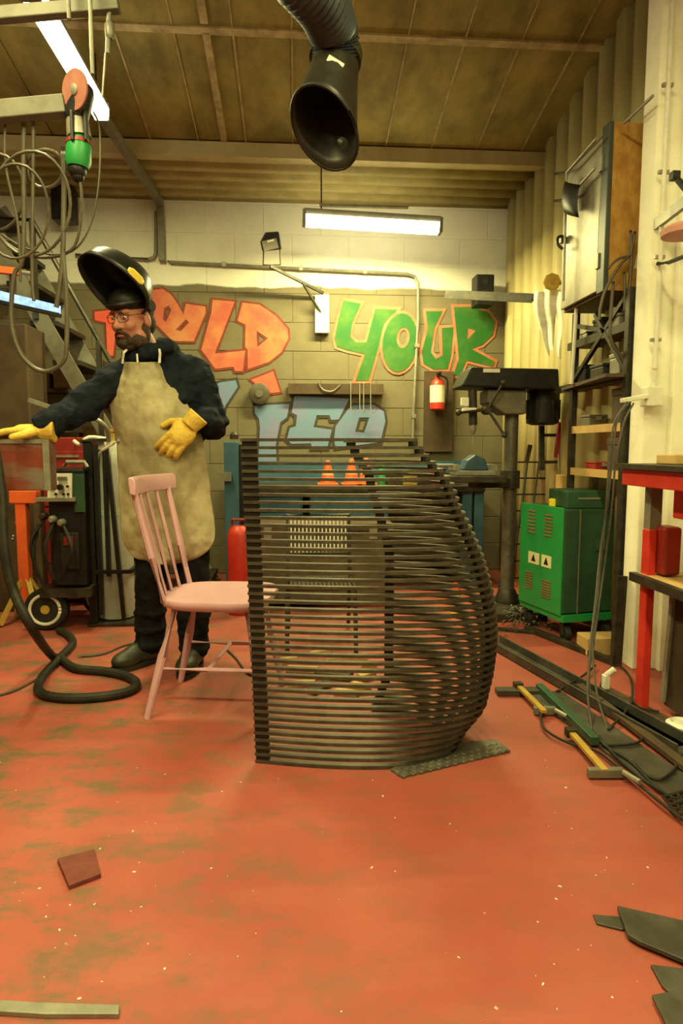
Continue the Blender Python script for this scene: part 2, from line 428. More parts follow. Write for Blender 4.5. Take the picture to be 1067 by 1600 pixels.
graffiti([[(455,172),(608,186),(470,545),(682,525),(664,668),(612,668),(600,638),(474,652),(376,520),(446,260)]], G_or, G_rl, .016, *a, 'orange painted letter L with dark red outline', .0015)
graffiti([[(662,192),(780,206),(896,285),(975,375),(980,440),(932,535),(845,603),(698,655),(697,515),(680,500),(683,345),(628,318)],
          [(760,388),(838,440),(765,500)]], G_or, G_rl, .016, *a, 'orange painted letter D with dark red outline')
graffiti([[(722,728),(875,668),(922,812),(842,822),(765,765)]], G_red, G_rl, .016, *a, 'red painted wedge under the letter D')
a = (510, 440, 3.811)
graffiti([[(100,112),(205,132),(152,250),(142,330),(175,362),(238,362),(290,162),(420,168),(342,250),(312,380),(252,590),(172,590),(228,432),(120,408),(62,388),(48,340),(72,220)]], G_gr, G_ol, .022, *a, 'green painted letter Y with orange outline')
graffiti([ellp(437, 365, 104, 176, .12), ellp(455, 335, 38, 62, .12)], G_gr, G_ol, .022, *a, 'green painted letter O with orange outline', .0030)
graffiti([[(590,177),(690,177),(640,280),(620,420),(650,460),(690,440),(685,277),(755,272),(740,440),(720,520),(640,525),(577,490),(567,420),(602,280)]], G_gr, G_ol, .022, *a, 'green painted letter U with orange outline')
graffiti([[(757,152),(860,152),(958,182),(1003,240),(988,320),(930,375),(862,402),(1000,478),(990,508),(832,470),(792,560),(752,560),(787,460),(772,300)], [(840,277),(888,292),(836,348)]], G_gr, G_ol, .022, *a, 'green painted letter R with orange outline', .0015)
a = (340, 590, 3.811)
graffiti([[(-60,60),(20,28),(108,16),(120,55),(45,170),(-10,330),(-60,330)]], G_bl, G_bk, .020, *a, 'pale blue painted letter L with black outline')
graffiti([[(222,167),(428,157),(412,238),(372,268),(347,400),(352,520),(242,520),(252,300),(247,245),(222,215)]], G_bl, G_bk, .020, *a, 'pale blue painted letter I with black outline')
graffiti([[(457,108),(783,127),(720,250),(675,253),(665,225),(590,225),(570,295),(680,310),(652,420),(560,420),(556,392),(440,395),(412,370),(430,300),(465,290),(472,225),(442,210)]], G_bl, G_bk, .020, *a, 'pale blue painted letter F with black outline', .0015)
graffiti([[(792,167),(928,162),(988,202),(998,260),(968,385),(702,420),(692,370),(702,290)], [(842,238),(902,238),(872,328),(818,323)]], G_bl, G_bk, .020, *a, 'pale blue painted letter E with black outline')
# pale patch of bare paint on the wall by the extinguisher and behind the bracket plate
# ================================================================== LAMPS
def lamp(loc, yaw, ln, label, w=.16, power=LAMP_W, tilt=0.0, hang=(), group=None):
    t = thing('fluorescent_lamp', loc, label, 'lamp', group)
    R = Matrix.Rotation(yaw, 3, 'Z') @ Matrix.Rotation(tilt, 3, 'Y')
    L_ = V(loc)
    q = G(); q.box(L_+R @ V((0, 0, .055)), (ln+.03, w*.8, .05), R); q.build('housing', M_grey, t, False, .006)
    q = G()                                   # rounded diffuser trough
    pr = [(-w/2, .035), (-w/2, .0), (-w*.38, -.03), (w*.38, -.03), (w/2, .0), (w/2, .035)]
    a = [L_+R @ V((-ln/2, y, z)) for y, z in pr]; q.prism(a, R @ V((ln, 0, 0))); q.build('diffuser', M_emit2 if w < .086 and yaw == 0 else M_emit, t, False)
    for sg in (-1, 1):
        q = G(); q.box(L_+R @ V((sg*(ln/2+.012), 0, .02)), (.024, w*1.02, .1), R); q.build('end_cap', M_grey, t, False, .004)
    for (dx, top) in hang:
        q = G(); p = L_+R @ V((dx, 0, .08)); q.cyl(p, (p.x, p.y, top), .005, n=6); q.build('hanger', M_dsteel, t)
    ld = bpy.data.lights.new('lamp_light', 'AREA'); ld.shape = 'RECTANGLE'; ld.size = ln; ld.size_y = w; ld.energy = power; ld.color = LCOL
    lo = bpy.data.objects.new('lamp_light', ld); C.objects.link(lo); lo.parent = t
    lo.location = R @ V((0, 0, -.04)); lo.rotation_euler = R.to_euler()
    return t
c0 = P(582, 352, 4.62)
lamp(c0, 0, .93, 'lit fluorescent lamp hanging in front of the white back wall', .085, WALL_LAMP_W, .035, ((-.36, 2.95),))
g = G(); g.box(c0+V((-.06, 0, .125)), (.62, .03, .015)); tag(g.build('lamp_rail', M_gal, None, False), 'thin steel rail just above the hanging back wall lamp', 'rail')
lamp((-1.085, 3.42, 2.90), PI/2, .96, 'lit fluorescent lamp overhead behind the hanging angle grinder', .085, LAMP_W, 0, ((-.4, cz(3.0)+.01), (.4, cz(3.8)+.01)))
for i, (x, y) in enumerate(((-1.085, 1.6), (-1.085, -.2), (.55, 1.1), (.55, -.8))):
    lamp((x, y, 3.0), PI/2, 1.2, ['lit fluorescent lamp nearest the worker in the overhead row', 'last lit fluorescent lamp in the overhead row above the worker', 'lit fluorescent lamp above the bar screen', 'lit fluorescent lamp above the open red floor'][i], .14, LAMP_W, 0, ((-.4, cz(y-.4)), (.4, cz(y+.4))))
# cable trunking from the lamp to the back wall and down it
g = G(); g.bar((-1.085, 3.93, 2.90), (-1.03, 5.20, 2.90), .05, .05); g.bar((-1.03, 5.215, 2.925), (-1.03, 5.215, P(252, 408, 5.215).z), .05, .05, V((0,1,0)))
tag(g.build('cable_trunking', M_grey, None, False, .003), 'grey trunking running from the overhead lamp down the back wall', 'trunking')
Yc = 5.225
g = G(); g.tube([P(118, 398, Yc), P(232, 405, Yc), P(240, 402, Yc), P(243, 395, Yc), P(243.5, 330, Yc)], .012, 8); tag(g.build('conduit_pipe', M_gal, None), 'galvanised conduit elbow left of the wall trunking', 'pipe')
g = G(); g.tube([P(262, 408, Yc), P(266, 409.5, Yc), P(636, 428, Yc), P(648, 432, Yc), P(653, 443, Yc), P(653, 500, Yc), P(646, 640, Yc), P(645, 690, Yc)], .012, 8)
t = tag(g.build('conduit_pipe', M_gal, None), 'long galvanised conduit crossing the back wall and dropping past the green letters', 'pipe')
for (a, b) in ((350, 413), (470, 419), (570, 424)):
    g = G(); p = P(a, b, Yc); g.box(p, (.03, .03, .035)); g.build('clip', M_gal, t, False)
for (a, b) in ((651, 540), (646, 650)):
    g = G(); p = P(a, b, Yc); g.box(p, (.035, .03, .03)); g.build('clip', M_gal, t, False)

# floodlight on its wall bracket
t = thing('floodlight', P(440, 420, 5.1), 'black floodlight on a bracket arm above the orange letters', 'floodlight')
pf = P(423, 379, 4.95); Rf = Matrix.Rotation(-.25, 3, 'Y') @ Matrix.Rotation(.35, 3, 'X')
g = G(); g.prism([pf+Rf @ V(q) for q in ((-.075,-.05,-.045),(.065,-.05,-.06),(.075,-.05,.06),(-.02,-.05,.075),(-.075,-.05,.02))], Rf @ V((0,.1,0))); g.build('housing', M_black, t, False, .006)
g = G(); g.box(pf+Rf @ V((-.01,-.052,-.01)), (.11,.006,.07), Rf); g.build('lens', M_grey, t, False)
g = G(); g.box(pf+Rf @ V((0,-.056,.015)), (.05,.004,.012), Rf); g.build('tube', M_white, t, False)
g = G(); g.tube([P(412, 385, 4.95), P(411, 414, 4.97), P(438, 414, 4.97), P(437, 385, 4.95)], .006, 6); g.build('yoke', M_dsteel, t)
g = G(); g.bar(P(422, 416, 4.97), P(505, 458, 5.2), .02, .02); g.bar(P(472, 441, 5.1), P(502, 490, 5.21), .014, .014); g.bar(P(504, 455, 5.21), P(503, 492, 5.21), .016, .016); g.build('arm', M_dsteel, t, False)
g = G(); a, b = P(492, 461, 5.235), P(514, 521, 5.235); g.bb((a.x, 5.20, b.z), (b.x, 5.248, a.z)); g.build('wall_plate', M_white, t, False)

# wall speakers and the steel arm with rags
def speaker(px, py, w, h, Y, label):
    t = thing('wall_speaker', P(px, py+h/2, Y), label, 'speaker'); k = Y/1000; c = P(px, py, Y)
    g = G(); g.box(c, (w*k, .14, h*k)); g.build('cabinet', M_black, t, False, .008)
    for dz, r in ((-.17*h*k, .3*w*k), (.25*h*k, .16*w*k)):
        g = G(); g.cyl(c+V((0, -.07, dz)), c+V((0, -.075, dz)), r, n=16); g.build('cone', M_rubber, t)
    g = G(); g.bar(c+V((0,.05,0)), (c.x, YB, c.z+.03), .03, .03); g.build('bracket', M_dsteel, t, False)
speaker(101, 320, 30, 50, 5.1, 'small black speaker high on the wall by the hanging hoses')
speaker(754, 456, 28, 46, 5.1, 'small black speaker on the wall above the green letter R')
g = G(); a, b = P(696, 460, 4.75), P(832, 466, 4.3); g.bar(a, b, .012, .06); g.bar(b, (XR, 4.25, b.z), .02, .04)
tag(g.build('flat_bracket', M_dsteel, None, False), 'flat dark steel arm sticking out above the green letter R', 'bracket')

# hook rail on the back wall
t = thing('hook_rail', P(525, 618, 5.2), 'dark steel rail with wire hooks above the blue letters', 'rail')
a, b = P(450, 600, 5.24), P(598, 617, 5.24); g = G(); g.bb((a.x, 5.19, b.z), (b.x, 5.245, a.z)); g.build('rail', M_brown, t, False)
for px in (548, 562, 568, 579):
    g = G(); g.tube([P(px, 596, 5.18), P(px, 640, 5.18), P(px+5, 646, 5.17), P(px+8, 640, 5.17)], .004, 6); g.build('hook', M_gal, t)
g = G(); g.tube([P(497, 598, 5.18), P(505, 609, 5.18), P(520, 611, 5.18), P(532, 601, 5.18)], .004, 6, sm=3); g.build('wire', M_gal, t)
# round wire wheel on the wall
t = thing('round_brush', P(405, 628, 5.2), 'round wire brush wheel hung beside the red painted wedge', 'brush')
c = P(405, 615, 5.2); g = G(); g.lathe(c+V((0,.03,0)), (0,-1,0), [(0,.06),(.01,.085),(.03,.085),(.04,.06)], 18); g.build('bristles', M_bcable, t)
g = G(); g.cyl(c+V((0,.03,0)), c+V((0,-.02,0)), .03, n=14); g.build('hub', M_steel, t)

# extinguisher and its board
c = P(684, 642, 5.22); g = G(); a, b = P(663, 580, 5.23), P(706, 706, 5.23); g.bb((a.x, 5.215, b.z), (b.x, 5.245, a.z))
tag(g.build('backing_board', M_brown, None, False, .003), 'tall dark brown board behind the fire extinguisher', 'board')
t = thing('fire_extinguisher', P(683, 640, 5.14), 'red fire extinguisher with white label on a brown board', 'fire extinguisher')
a, b = P(683, 641, 5.14), P(683, 592, 5.14)
g = G(); g.lathe(a, (0,0,1), [(0,.05),(.01,.06),(.19,.06),(.23,.045),(.25,.02),(.27,.02)], 18); g.build('cylinder', M_red, t)
g = G(); g.lathe(a+V((0,0,.06)), (0,0,1), [(0,.0612),(.135,.0612)], 18); g.build('label', M_white, t)
g = G(); g.box(a+V((0,-.05,.29)), (.02,.10,.015)); g.box(a+V((0,-.03,.275)), (.03,.04,.02)); g.build('valve_handle', M_black, t, False)
g = G(); g.tube([a+V((.02,-.03,.27)), a+V((.07,-.03,.24)), a+V((.075,-.02,.12)), a+V((.065,-.01,.05))], .008, 6, sm=4); g.build('hose', M_rubber, t)
g = G(); g.box(a+V((0,.0675,.16)), (.05,.03,.03)); g.build('wall_bracket', M_black, t, False)

# ================================================================== CURVED BAR SCREEN
prof = [(680,640),(690,650),(700,657),(720,675),(750,704),(788,717),(825,735),(865,752),(906,764),(950,773),(1000,775),(1050,768),(1100,756),(1150,738),(1198,712)]
pz = sorted([(P(x, y, 2.12 if y < 1150 else 2.03).z, P(x, y, 2.12 if y < 1150 else 2.03).x) for y, x in prof])
def xtip(z):
    if z <= pz[0][0]: return pz[0][1]
    for (a, xa), (b, xb) in zip(pz[:-1], pz[1:]):
        if z <= b: return xa+(xb-xa)*(z-a)/(b-a)
    return pz[-1][1]
scr = thing('bar_screen', (.2, 2.15, 0), 'curved freestanding screen of stacked dark flat steel bars beside the pink chair', 'screen')
NB = 44; PT = .0244
def layer_path(z):
    A = -.140-.030*z; w = xtip(z)-A
    cps = [(A, 2.035), (A+.3*w, 1.985), (A+.6*w, 1.962), (A+.82*w, 1.985), (A+.95*w, 2.05), (A+w, 2.14), (A+.97*w, 2.25), (A+.86*w, 2.35), (min(.40, A+.76*w), 2.40), (min(.34, A+.62*w), 2.42)]
    return smoothpath([V((x, y, z)) for x, y in cps], 4)
sp_me = {}
def spacer(p, d, key, w):
    if key not in sp_me:
        q = G(); q.box((0,0,0), (w, .018, PT-.0085)); sp_me[key] = q.mesh('spacer'); sp_me[key].materials.append(M_black)
    o = link('spacer', sp_me[key], None, scr, p, False); o.rotation_euler.z = math.atan2(d.y, d.x)
for k in range(NB):
    z = .006+k*PT; pth = layer_path(z)
    g = G(); g.ribbon(pth, .021, .0095); g.build('bar', M_bar, scr, False)
    if k < NB-1:
        q = V((0, 0, PT/2)); sh = V((.5*(xtip(z+PT)-xtip(z)), 0, 0))
        spacer(pth[0]+V((.024, -.003, 0))+q, pth[1]-pth[0], 'a', .044)
        spacer(pth[16]+q+sh*.9, pth[17]-pth[15], 'b', .034)
        spacer(pth[-1]+V((.015, 0, 0))+q, pth[-1]-pth[-2], 'b', .034)

# ================================================================== PINK CHAIR
ch = thing('spindle_chair', (-.32, 2.56, 0), 'pink painted wooden spindle back chair partly behind the bar screen', 'chair')
cx, cy = -.32, 2.56
def seat_ring(z, k):
    pts = []
    for i in range(28):
        t = 2*PI*i/28; c, s_ = math.cos(t), math.sin(t)
        x = (abs(c)**.55)*(1 if c > 0 else -1)*.222*k; y = (abs(s_)**.6)*(1 if s_ > 0 else -1)*(.205+.018*c)*k
        pts.append(V((cx+x, cy+y, z)))
    return pts
g = G(); rings = [seat_ring(.415, .86), seat_ring(.425, .96), seat_ring(.443, 1.0), seat_ring(.455, .975), seat_ring(.453, .8), seat_ring(.447, .45)]
vs = [p for r in rings for p in r]; n = 28
fs = [(a*n+i, a*n+(i+1) % n, (a+1)*n+(i+1) % n, (a+1)*n+i) for a in range(len(rings)-1) for i in range(n)]+[tuple(range(n-1,-1,-1)), tuple(range((len(rings)-1)*n, len(rings)*n))]
g.add(vs, fs); g.build('seat', M_pink, ch, True, 0, 1.0)
legs = {}
for sx in (-1, 1):
    for sy in (-1, 1):
        a = V((cx+sx*.14, cy+sy*.14, .43)); b = V((cx+(-.243 if sx < 0 else .215), cy+sy*.195, 0))
        g = G(); g.tube([a, a.lerp(b, .45), b], [.015, .0185, .0125], 10); g.build('leg', M_pink, ch)
        legs[(sx, sy)] = (a, b)
def on(l, z): a, b = l; return a.lerp(b, (a.z-z)/(a.z-b.z))
for sy in (-1, 1):
    p, q_ = on(legs[(-1, sy)], .19), on(legs[(1, sy)], .19)
    g = G(); g.tube([p, p.lerp(q_, .5), q_], [.008, .0105, .008], 8); g.build('stretcher', M_pink, ch)
p = (on(legs[(-1,-1)], .19)+on(legs[(1,-1)], .19))/2; q_ = (on(legs[(-1,1)], .19)+on(legs[(1,1)], .19))/2
g = G(); g.tube([p, q_], .009, 8); g.build('stretcher', M_pink, ch)
tops = []
for i in range(5):
    t = (i-2)/2
    a = V((cx-.178-.022*(1-t*t), cy+t*.155, .445)); b = V((cx-.275-.025*(1-t*t), cy+t*.178, .875))
    r = .0155 if abs(t) == 1 else .0095
    g = G(); g.tube([a, a.lerp(b, .4), b], [r*.85, r, r*.8], 8); g.build('spindle', M_pink, ch); tops.append(b)
cr = smoothpath([tops[0]+V((.014,-.045,0))]+tops+[tops[-1]+V((.014,.045,0))], 4)
g = G(); vs = []; fs = []
for p in cr:
    for dx, dz in ((-.013,-.026),(.011,-.032),(.014,.022),(.004,.036),(-.011,.034)): vs.append(p+V((dx-.003*(dz/.03), 0, dz+.012)))
m = len(cr)
for i in range(m-1):
    for k in range(5): fs.append((i*5+k, i*5+(k+1) % 5, (i+1)*5+(k+1) % 5, (i+1)*5+k))
fs += [(4,3,2,1,0), tuple(range((m-1)*5, m*5))]
g.add(vs, fs); g.build('top_rail', M_pink, ch, True, .004, 1.0)
ch.rotation_euler.z = -.15; ch.location.x += .012

# ================================================================== THE WORKER
M_skin = mat('skin', (0.44, 0.18, 0.13), (0.38, 0.14, 0.10), 25, 0.55)
M_jkt = mat('navy jacket', (0.007, 0.010, 0.018), (0.013, 0.017, 0.027), 10, 0.9, spec=.12, bump=.9, bscale=22, stretch=(1, 1, 1.6))
M_trs = mat('black trousers', (0.007, 0.007, 0.009), (0.014, 0.014, 0.016), 10, 0.9, spec=.1, bump=.6, bscale=18)
M_apr = mat('leather apron', (0.17, 0.135, 0.07), (0.43, 0.37, 0.225), 5.0, 0.75, bump=.5, bscale=16, mix=(.3, .62))
def apron_dirt(m):
    nt = m.node_tree; N = nt.nodes; L = nt.links; b = N['Principled BSDF']; src = b.inputs['Base Color'].links[0].from_socket
    g_ = N.new('ShaderNodeNewGeometry'); d = N.new('ShaderNodeVectorMath'); d.operation = 'DISTANCE'; d.inputs[1].default_value = P(225, 715, 2.85)
    L.new(g_.outputs['Position'], d.inputs[0])
    n = N.new('ShaderNodeTexNoise'); n.inputs['Scale'].default_value = 9; n.inputs['Detail'].default_value = 7; L.new(g_.outputs['Position'], n.inputs['Vector'])
    a = N.new('ShaderNodeMath'); a.operation = 'MULTIPLY_ADD'; a.inputs[1].default_value = .30; L.new(n.outputs['Fac'], a.inputs[0]); L.new(d.outputs['Value'], a.inputs[2])
    r = N.new('ShaderNodeMapRange'); r.inputs['From Min'].default_value = .14; r.inputs['From Max'].default_value = .38; r.inputs['To Min'].default_value = .62; r.inputs['To Max'].default_value = 0; L.new(a.outputs[0], r.inputs['Value'])
    x = N.new('ShaderNodeMix'); x.data_type = 'RGBA'; L.new(r.outputs['Result'], x.inputs['Factor']); L.new(src, x.inputs['A']); x.inputs['B'].default_value = (.085, .06, .028, 1)
    L.new(x.outputs['Result'], b.inputs['Base Color'])
apron_dirt(M_apr)
def crumple(o, strength, size):
    tx = bpy.data.textures.new('folds', 'CLOUDS'); tx.noise_scale = size; tx.noise_depth = 2
    d = o.modifiers.new('folds', 'DISPLACE'); d.texture = tx; d.strength = strength; d.mid_level = .5; d.texture_coords = 'LOCAL'
M_glv = mat('yellow glove', (0.66, 0.46, 0.07), (0.52, 0.33, 0.045), 16, 0.75, bump=.5, bscale=60)
M_boot = mat('dark boot', (0.020, 0.022, 0.014), (0.035, 0.036, 0.022), 12, 0.5)
M_hair = mat('dark hair', (0.030, 0.018, 0.010), (0.06, 0.035, 0.018), 60, 0.8, bump=.8, bscale=120)
M_helm = mat('glossy black shell', (0.010, 0.011, 0.011), rough=0.33)
man = thing('person', (-.60, 2.97, 0), 'bearded worker in tan apron, dark jacket and yellow gloves with raised welding helmet', 'person')
Y0 = 3.0
J = dict(pel=P(263, 742, 3.02), chest=P(250, 625, 3.03), neck=P(236, 556, 3.01),
         sR=P(183, 592, 3.0), eR=P(118, 641, 2.88), wR=P(74, 664, 2.73),
         sL=P(306, 590, 3.03), eL=P(333, 662, 3.05), wL=P(318, 658, 2.90),
         hR=P(238, 755, 3.03), hL=P(291, 755, 3.03), kR=P(238, 885, 3.03), kL=P(302, 890, 3.02),
         aR=P(233, 1012, 3.07), aL=P(303, 1018, 3.0))
# head frame
hf = V((-.47, -.85, -.22)).normalized(); hx = V((0,0,1)).cross(hf).normalized()*-1; hz = hx.cross(hf).normalized()
hz = hz if hz.z > 0 else -hz
HR = Matrix((hx, hf, hz)).transposed(); HC = P(207, 500, 2.94)
def H(x, y, z): return HC+HR @ V((x, y, z))
def body_torso(g, k):
    for a, b, ra, rb in (('sR','eR',.056,.045),('eR','wR',.045,.033),('sL','eL',.056,.045),('eL','wL',.045,.033),('hR','kR',.085,.058),('kR','aR',.055,.04),('hL','kL',.085,.058),('kL','aL',.055,.04)):
        g.cap(J[a], J[b], ra*k, rb*k)
    g.ell(J['chest'], (.165*k, .105*k, .19*k)); g.ell(J['pel'], (.155*k, .105*k, .14*k)); g.ell((J['chest']+J['pel'])/2, (.15*k, .10*k, .2*k))
    g.cap(J['sR'], J['sL'], .06*k, .06*k)
# body (head, neck, trunk and limbs in one skin)
g = G(); body_torso(g, .92)
g.cap(J['neck']+V((0,.02,-.03)), H(0,-.02,-.06), .06, .056)
g.ell(H(0,-.012,.045), (.076,.096,.088), HR); g.ell(H(0,.02,-.03), (.061,.072,.088), HR); g.ell(H(0,.045,-.088), (.042,.042,.034), HR)
for sg in (-1, 1):
    g.ell(H(sg*.033,.062,-.022), (.028,.026,.026), HR); g.ell(H(sg*.03,.078,.034), (.026,.014,.010), HR)
    g.ell(H(sg*.077,-.008,-.008), (.010,.022,.034), HR); g.ell(H(sg*.055,.01,-.07), (.02,.04,.03), HR)
g.cap(H(0,.088,.022), H(0,.106,-.022), .009, .014); g.ell(H(0.013,.094,-.026), (.010,.010,.009), HR); g.ell(H(-.013,.094,-.026), (.010,.010,.009), HR)
g.ell(H(0,.086,-.058), (.024,.012,.008), HR)
g.cap(J['aR'], J['aR']+V((-.08,-.1,-.07)), .035, .03); g.cap(J['aL'], J['aL']+V((0,-.13,-.06)), .035, .03)
body = organic('body', g, M_skin, man, .0065, 4)
# jacket with bunched hood collar and cuffs
g = G()
J['sR2'] = J['sR']+V((.0,.0,.0))
g.cap(J['sR'], J['eR'], .078, .068); g.cap(J['eR'], J['wR'], .067, .055); g.cap(J['sL'], J['eL'], .082, .072); g.cap(J['eL'], J['wL'], .070, .056)
g.cap(J['sR']+V((.02,0,.005)), J['neck']+V((-.05,0,-.015)), .07, .055); g.cap(J['sL'], J['neck']+V((.05,0,-.01)), .075, .06)
g.ell(J['chest'], (.195, .125, .20)); g.ell((J['chest']+J['pel'])/2, (.18, .12, .22)); g.ell(J['pel']+V((0,0,.03)), (.18, .125, .12))
for i in range(14):
    t = 2*PI*i/14; c = J['neck']+V((.005,-.01,.012)); q_ = c+V((.088*math.cos(t), .085*math.sin(t), .028*math.cos(t)+.01*math.sin(t)))
    g.ell(q_, (.034, .034, .036))
g.cap(J['neck']+V((.04,.06,.05)), J['neck']+V((.09,.02,.035)), .04, .035)
for i in range(5):                               # sleeve folds
    p = J['eR'].lerp(J['wR'], .1+.2*i); g.ell(p, (.05,.07,.066))
    p = J['sL'].lerp(J['eL'], .45+.13*i); g.ell(p+V((.006*(-1)**i,0,0)), (.078,.076,.022))
jacket = organic('jacket', g, M_jkt, man, .009, 3); crumple(jacket, .045, .075)
# trousers
g = G(); g.ell(J['pel'], (.172, .122, .14))
g.cap(J['hR'], J['kR'], .098, .078); g.cap(J['kR'], J['aR']+V((0,0,.02)), .078, .068); g.cap(J['hL'], J['kL'], .098, .078); g.cap(J['kL'], J['aL']+V((0,0,.02)), .078, .068)
for k_, a_ in (('kR','aR'),('kL','aL')):
    for i in range(4): g.ell(J[k_].lerp(J[a_], .35+.2*i), (.078,.078,.03))
crumple(organic('trousers', g, M_trs, man, .009, 3), .035, .08)
# boots
for ank, d in (('aR', V((-.66,-.75,0))), ('aL', V((-.10,-.99,0)))):
    d.normalize(); s_ = V((d.y,-d.x,0)); a = J[ank].copy(); Rb = Matrix((s_, d, V((0,0,1)))).transposed(); f0 = V((a.x, a.y, 0))
    g = G(); g.cap(f0+V((0,0,.15)), f0+V((0,0,.07)), .055, .052); g.ell(f0+d*.02+V((0,0,.05)), (.05,.09,.05), Rb); g.ell(f0+d*.12+V((0,0,.045)), (.052,.085,.045), Rb); g.ell(f0+d*.07+V((0,0,.06)), (.048,.08,.05), Rb)
    bo = organic('boot', g, M_boot, man, .007, 3)
    for v in bo.data.vertices: v.co.z = max(v.co.z, .004)
    g = G(); pl = []
    for i in range(20):
        t = 2*PI*i/20; pl.append(f0+d*(.06+.148*math.cos(t))+s_*(.052*math.sin(t)*(1+.12*math.cos(t)))+V((0,0,.001)))
    g.prism(pl, (0,0,.022)); g.build('sole', M_rubber, bo)
# gloves
def glove(w, f, u, l, curl, spread, thumbc, name='glove'):
    f.normalize(); u = (u-f*u.dot(f)).normalized(); l = (l-f*l.dot(f)-u*l.dot(u)).normalized(); R = Matrix((l, f, u)).transposed()
    K = 1.14; f = f*K; u = u*K; l = l*K
    g = G(); g.cyl(w-f*.035, w+f*.02, .049, .040, 16); g.ell(w+f*.055, (.049*K,.058*K,.024*K), R); g.ell(w+f*.075, (.047*K,.03*K,.023*K), R)
    for off, ln, c in ((.034,.075,.9),(.012,.085,1),(-.011,.080,1.05),(-.033,.062,1.15)):
        p = w+f*.092+l*off; ang = curl*.35*c; d = (f+l*off*spread).normalized(); r = .0145
        for seg, k in enumerate((.45,.32,.26)):
            dd = (d*math.cos(ang)-u.normalized()*math.sin(ang))*K; e = p+dd*ln*k; g.cap(p, e, r, r*.94, 10); p = e; r *= .94; ang += curl*.55*c
    p = w+f*.03+l*.036-u*.006; d = (f*.62+l*.75-u*thumbc).normalized(); e = p+d*.042; g.cap(p, e, .019, .0165, 10); d2 = (f*.9+l*.35-u*thumbc).normalized(); g.cap(e, e+d2*.042, .0165, .014, 10)
    o = organic(name, g, M_glv, man, .0042, 2)
    return o
BEAM_TOP = P(40, 686, 2.68).z
wr = V((P(70, 664, 2.71).x, 2.71, BEAM_TOP+.034))
glove(wr, V((-1,-.08,.0)), V((0,0,1)), V((0,-1,0)), .42, 3, .25)
glove(P(301, 660, 2.815), V((-.68,-.04,-.73)), V((.10,-1,.12)), V((-.73,0,.68)), .55, 3, .3)
# apron
rows = [(566,191,251),(584,184,266),(606,172,282),(630,171,291),(655,174,303),(690,184,318),(725,187,323),(765,187,327),(805,188,333),(832,189,337),(850,194,333),(864,202,322),(873,212,304),(878,230,276)]
g = G(); vs = []; nn = 13; fs = []
for ri, (y, xa, xb) in enumerate(rows):
    for i in range(nn):
        t = i/(nn-1); u = 2*t-1
        Yp = 2.868+.085*abs(u)**2.2 + (.018 if y < 600 else 0) - .022*math.exp(-((y-700)/70)**2)*(1-u*u) + .016*math.sin(3.4*PI*t+.5+y*.006)*min(1, max(0, (y-600)/200)) + .004*math.sin(t*25+y*.05)
        vs.append(P(xa+(xb-xa)*t, y+ (4*(1-u*u) if ri == len(rows)-1 else 0), Yp))
for r in range(len(rows)-1):
    for i in range(nn-1): fs.append((r*nn+i, (r+1)*nn+i, (r+1)*nn+i+1, r*nn+i+1))
g.add(vs, fs); ap = g.build('apron', M_apr, man, True, 0, 2.0)
sd = ap.modifiers.new('sub', 'SUBSURF'); sd.levels = 3; sd.render_levels = 3; crumple(ap, .022, .09)
so = ap.modifiers.new('thick', 'SOLIDIFY'); so.thickness = .004
for a, b, c in (((191,568),(193,552),(199,545)), ((249,567),(250,553),(249,546))):
    g = G(); g.tube([P(*a, 2.885), P(*b, 2.88), P(*c, 2.90)], .0055, 6); g.build('neck_strap', M_white, ap)
g = G(); g.tube([P(186, 688, 2.93), P(176, 694, 2.93), P(165, 700, 2.94), P(160, 703, 2.95)], .007, 6); g.build('apron_tie', M_white, ap)
g = G(); g.tube([P(214, 553, 2.875), P(215, 566, 2.868)], .004, 6); g.build('hood_cord', M_white, jacket)
# beard, brows, glasses, eyes
g = G(); g.ell(H(0,.050,-.100), (.042,.040,.030), HR); g.ell(H(0,.072,-.092), (.032,.03,.024), HR)
for sg in (-1, 1):
    g.ell(H(sg*.045,.028,-.088), (.03,.042,.034), HR); g.ell(H(sg*.062,.0,-.058), (.016,.026,.042), HR); g.ell(H(sg*.068,-.012,-.02), (.010,.014,.03), HR)
    g.cap(H(sg*.004,.099,-.044), H(sg*.03,.085,-.056), .0085, .0075)
    g.cap(H(sg*.032,.083,-.06), H(sg*.034,.074,-.088), .008, .012)
organic('beard', g, M_hair, man, .005, 1)
M_eye = mat('eye white', (0.7, 0.62, 0.5), rough=.3); M_iris = mat('dark iris', (0.03, 0.02, 0.012), rough=.2); M_lip = mat('lip', (0.50, 0.14, 0.10), rough=.5)
for sg in (-1, 1):
    g = G(); g.ell(H(sg*.031,.083,.013), (.012,.007,.0055), HR); e = g.build('eye', M_eye, man)
    g = G(); g.ell(H(sg*.031-.002,.0885,.0115), (.0048,.0025,.0048), HR); g.build('iris', M_iris, e)
    g = G(); g.cap(H(sg*.016,.092,.033), H(sg*.046,.081,.035), .0045, .0035, 8); g.build('eyebrow', M_hair, man)
g = G(); g.ell(H(0,.094,-.062), (.021,.006,.004), HR); g.build('lip', M_lip, man)
gl = G()
for sg in (-1, 1):
    gl.tube([H(sg*.033+.0245*math.copysign(abs(math.cos(t))**.7, math.cos(t)), .100-.012*abs(math.cos(t)*.5+sg*.5 if sg > 0 else math.cos(t)*.5-.5), .010+.017*math.copysign(abs(math.sin(t))**.7, math.sin(t))) for t in [2*PI*i/20 for i in range(20)]], .0016, 6, closed=True)
    gl.tube([H(sg*.058,.09,.018), H(sg*.079,.03,.02), H(sg*.081,-.02,.012)], .0018, 6)
gl.tube([H(-.009,.104,.016), H(0,.108,.02), H(.009,.104,.016)], .0016, 6); gl.build('glasses', M_dsteel, man)
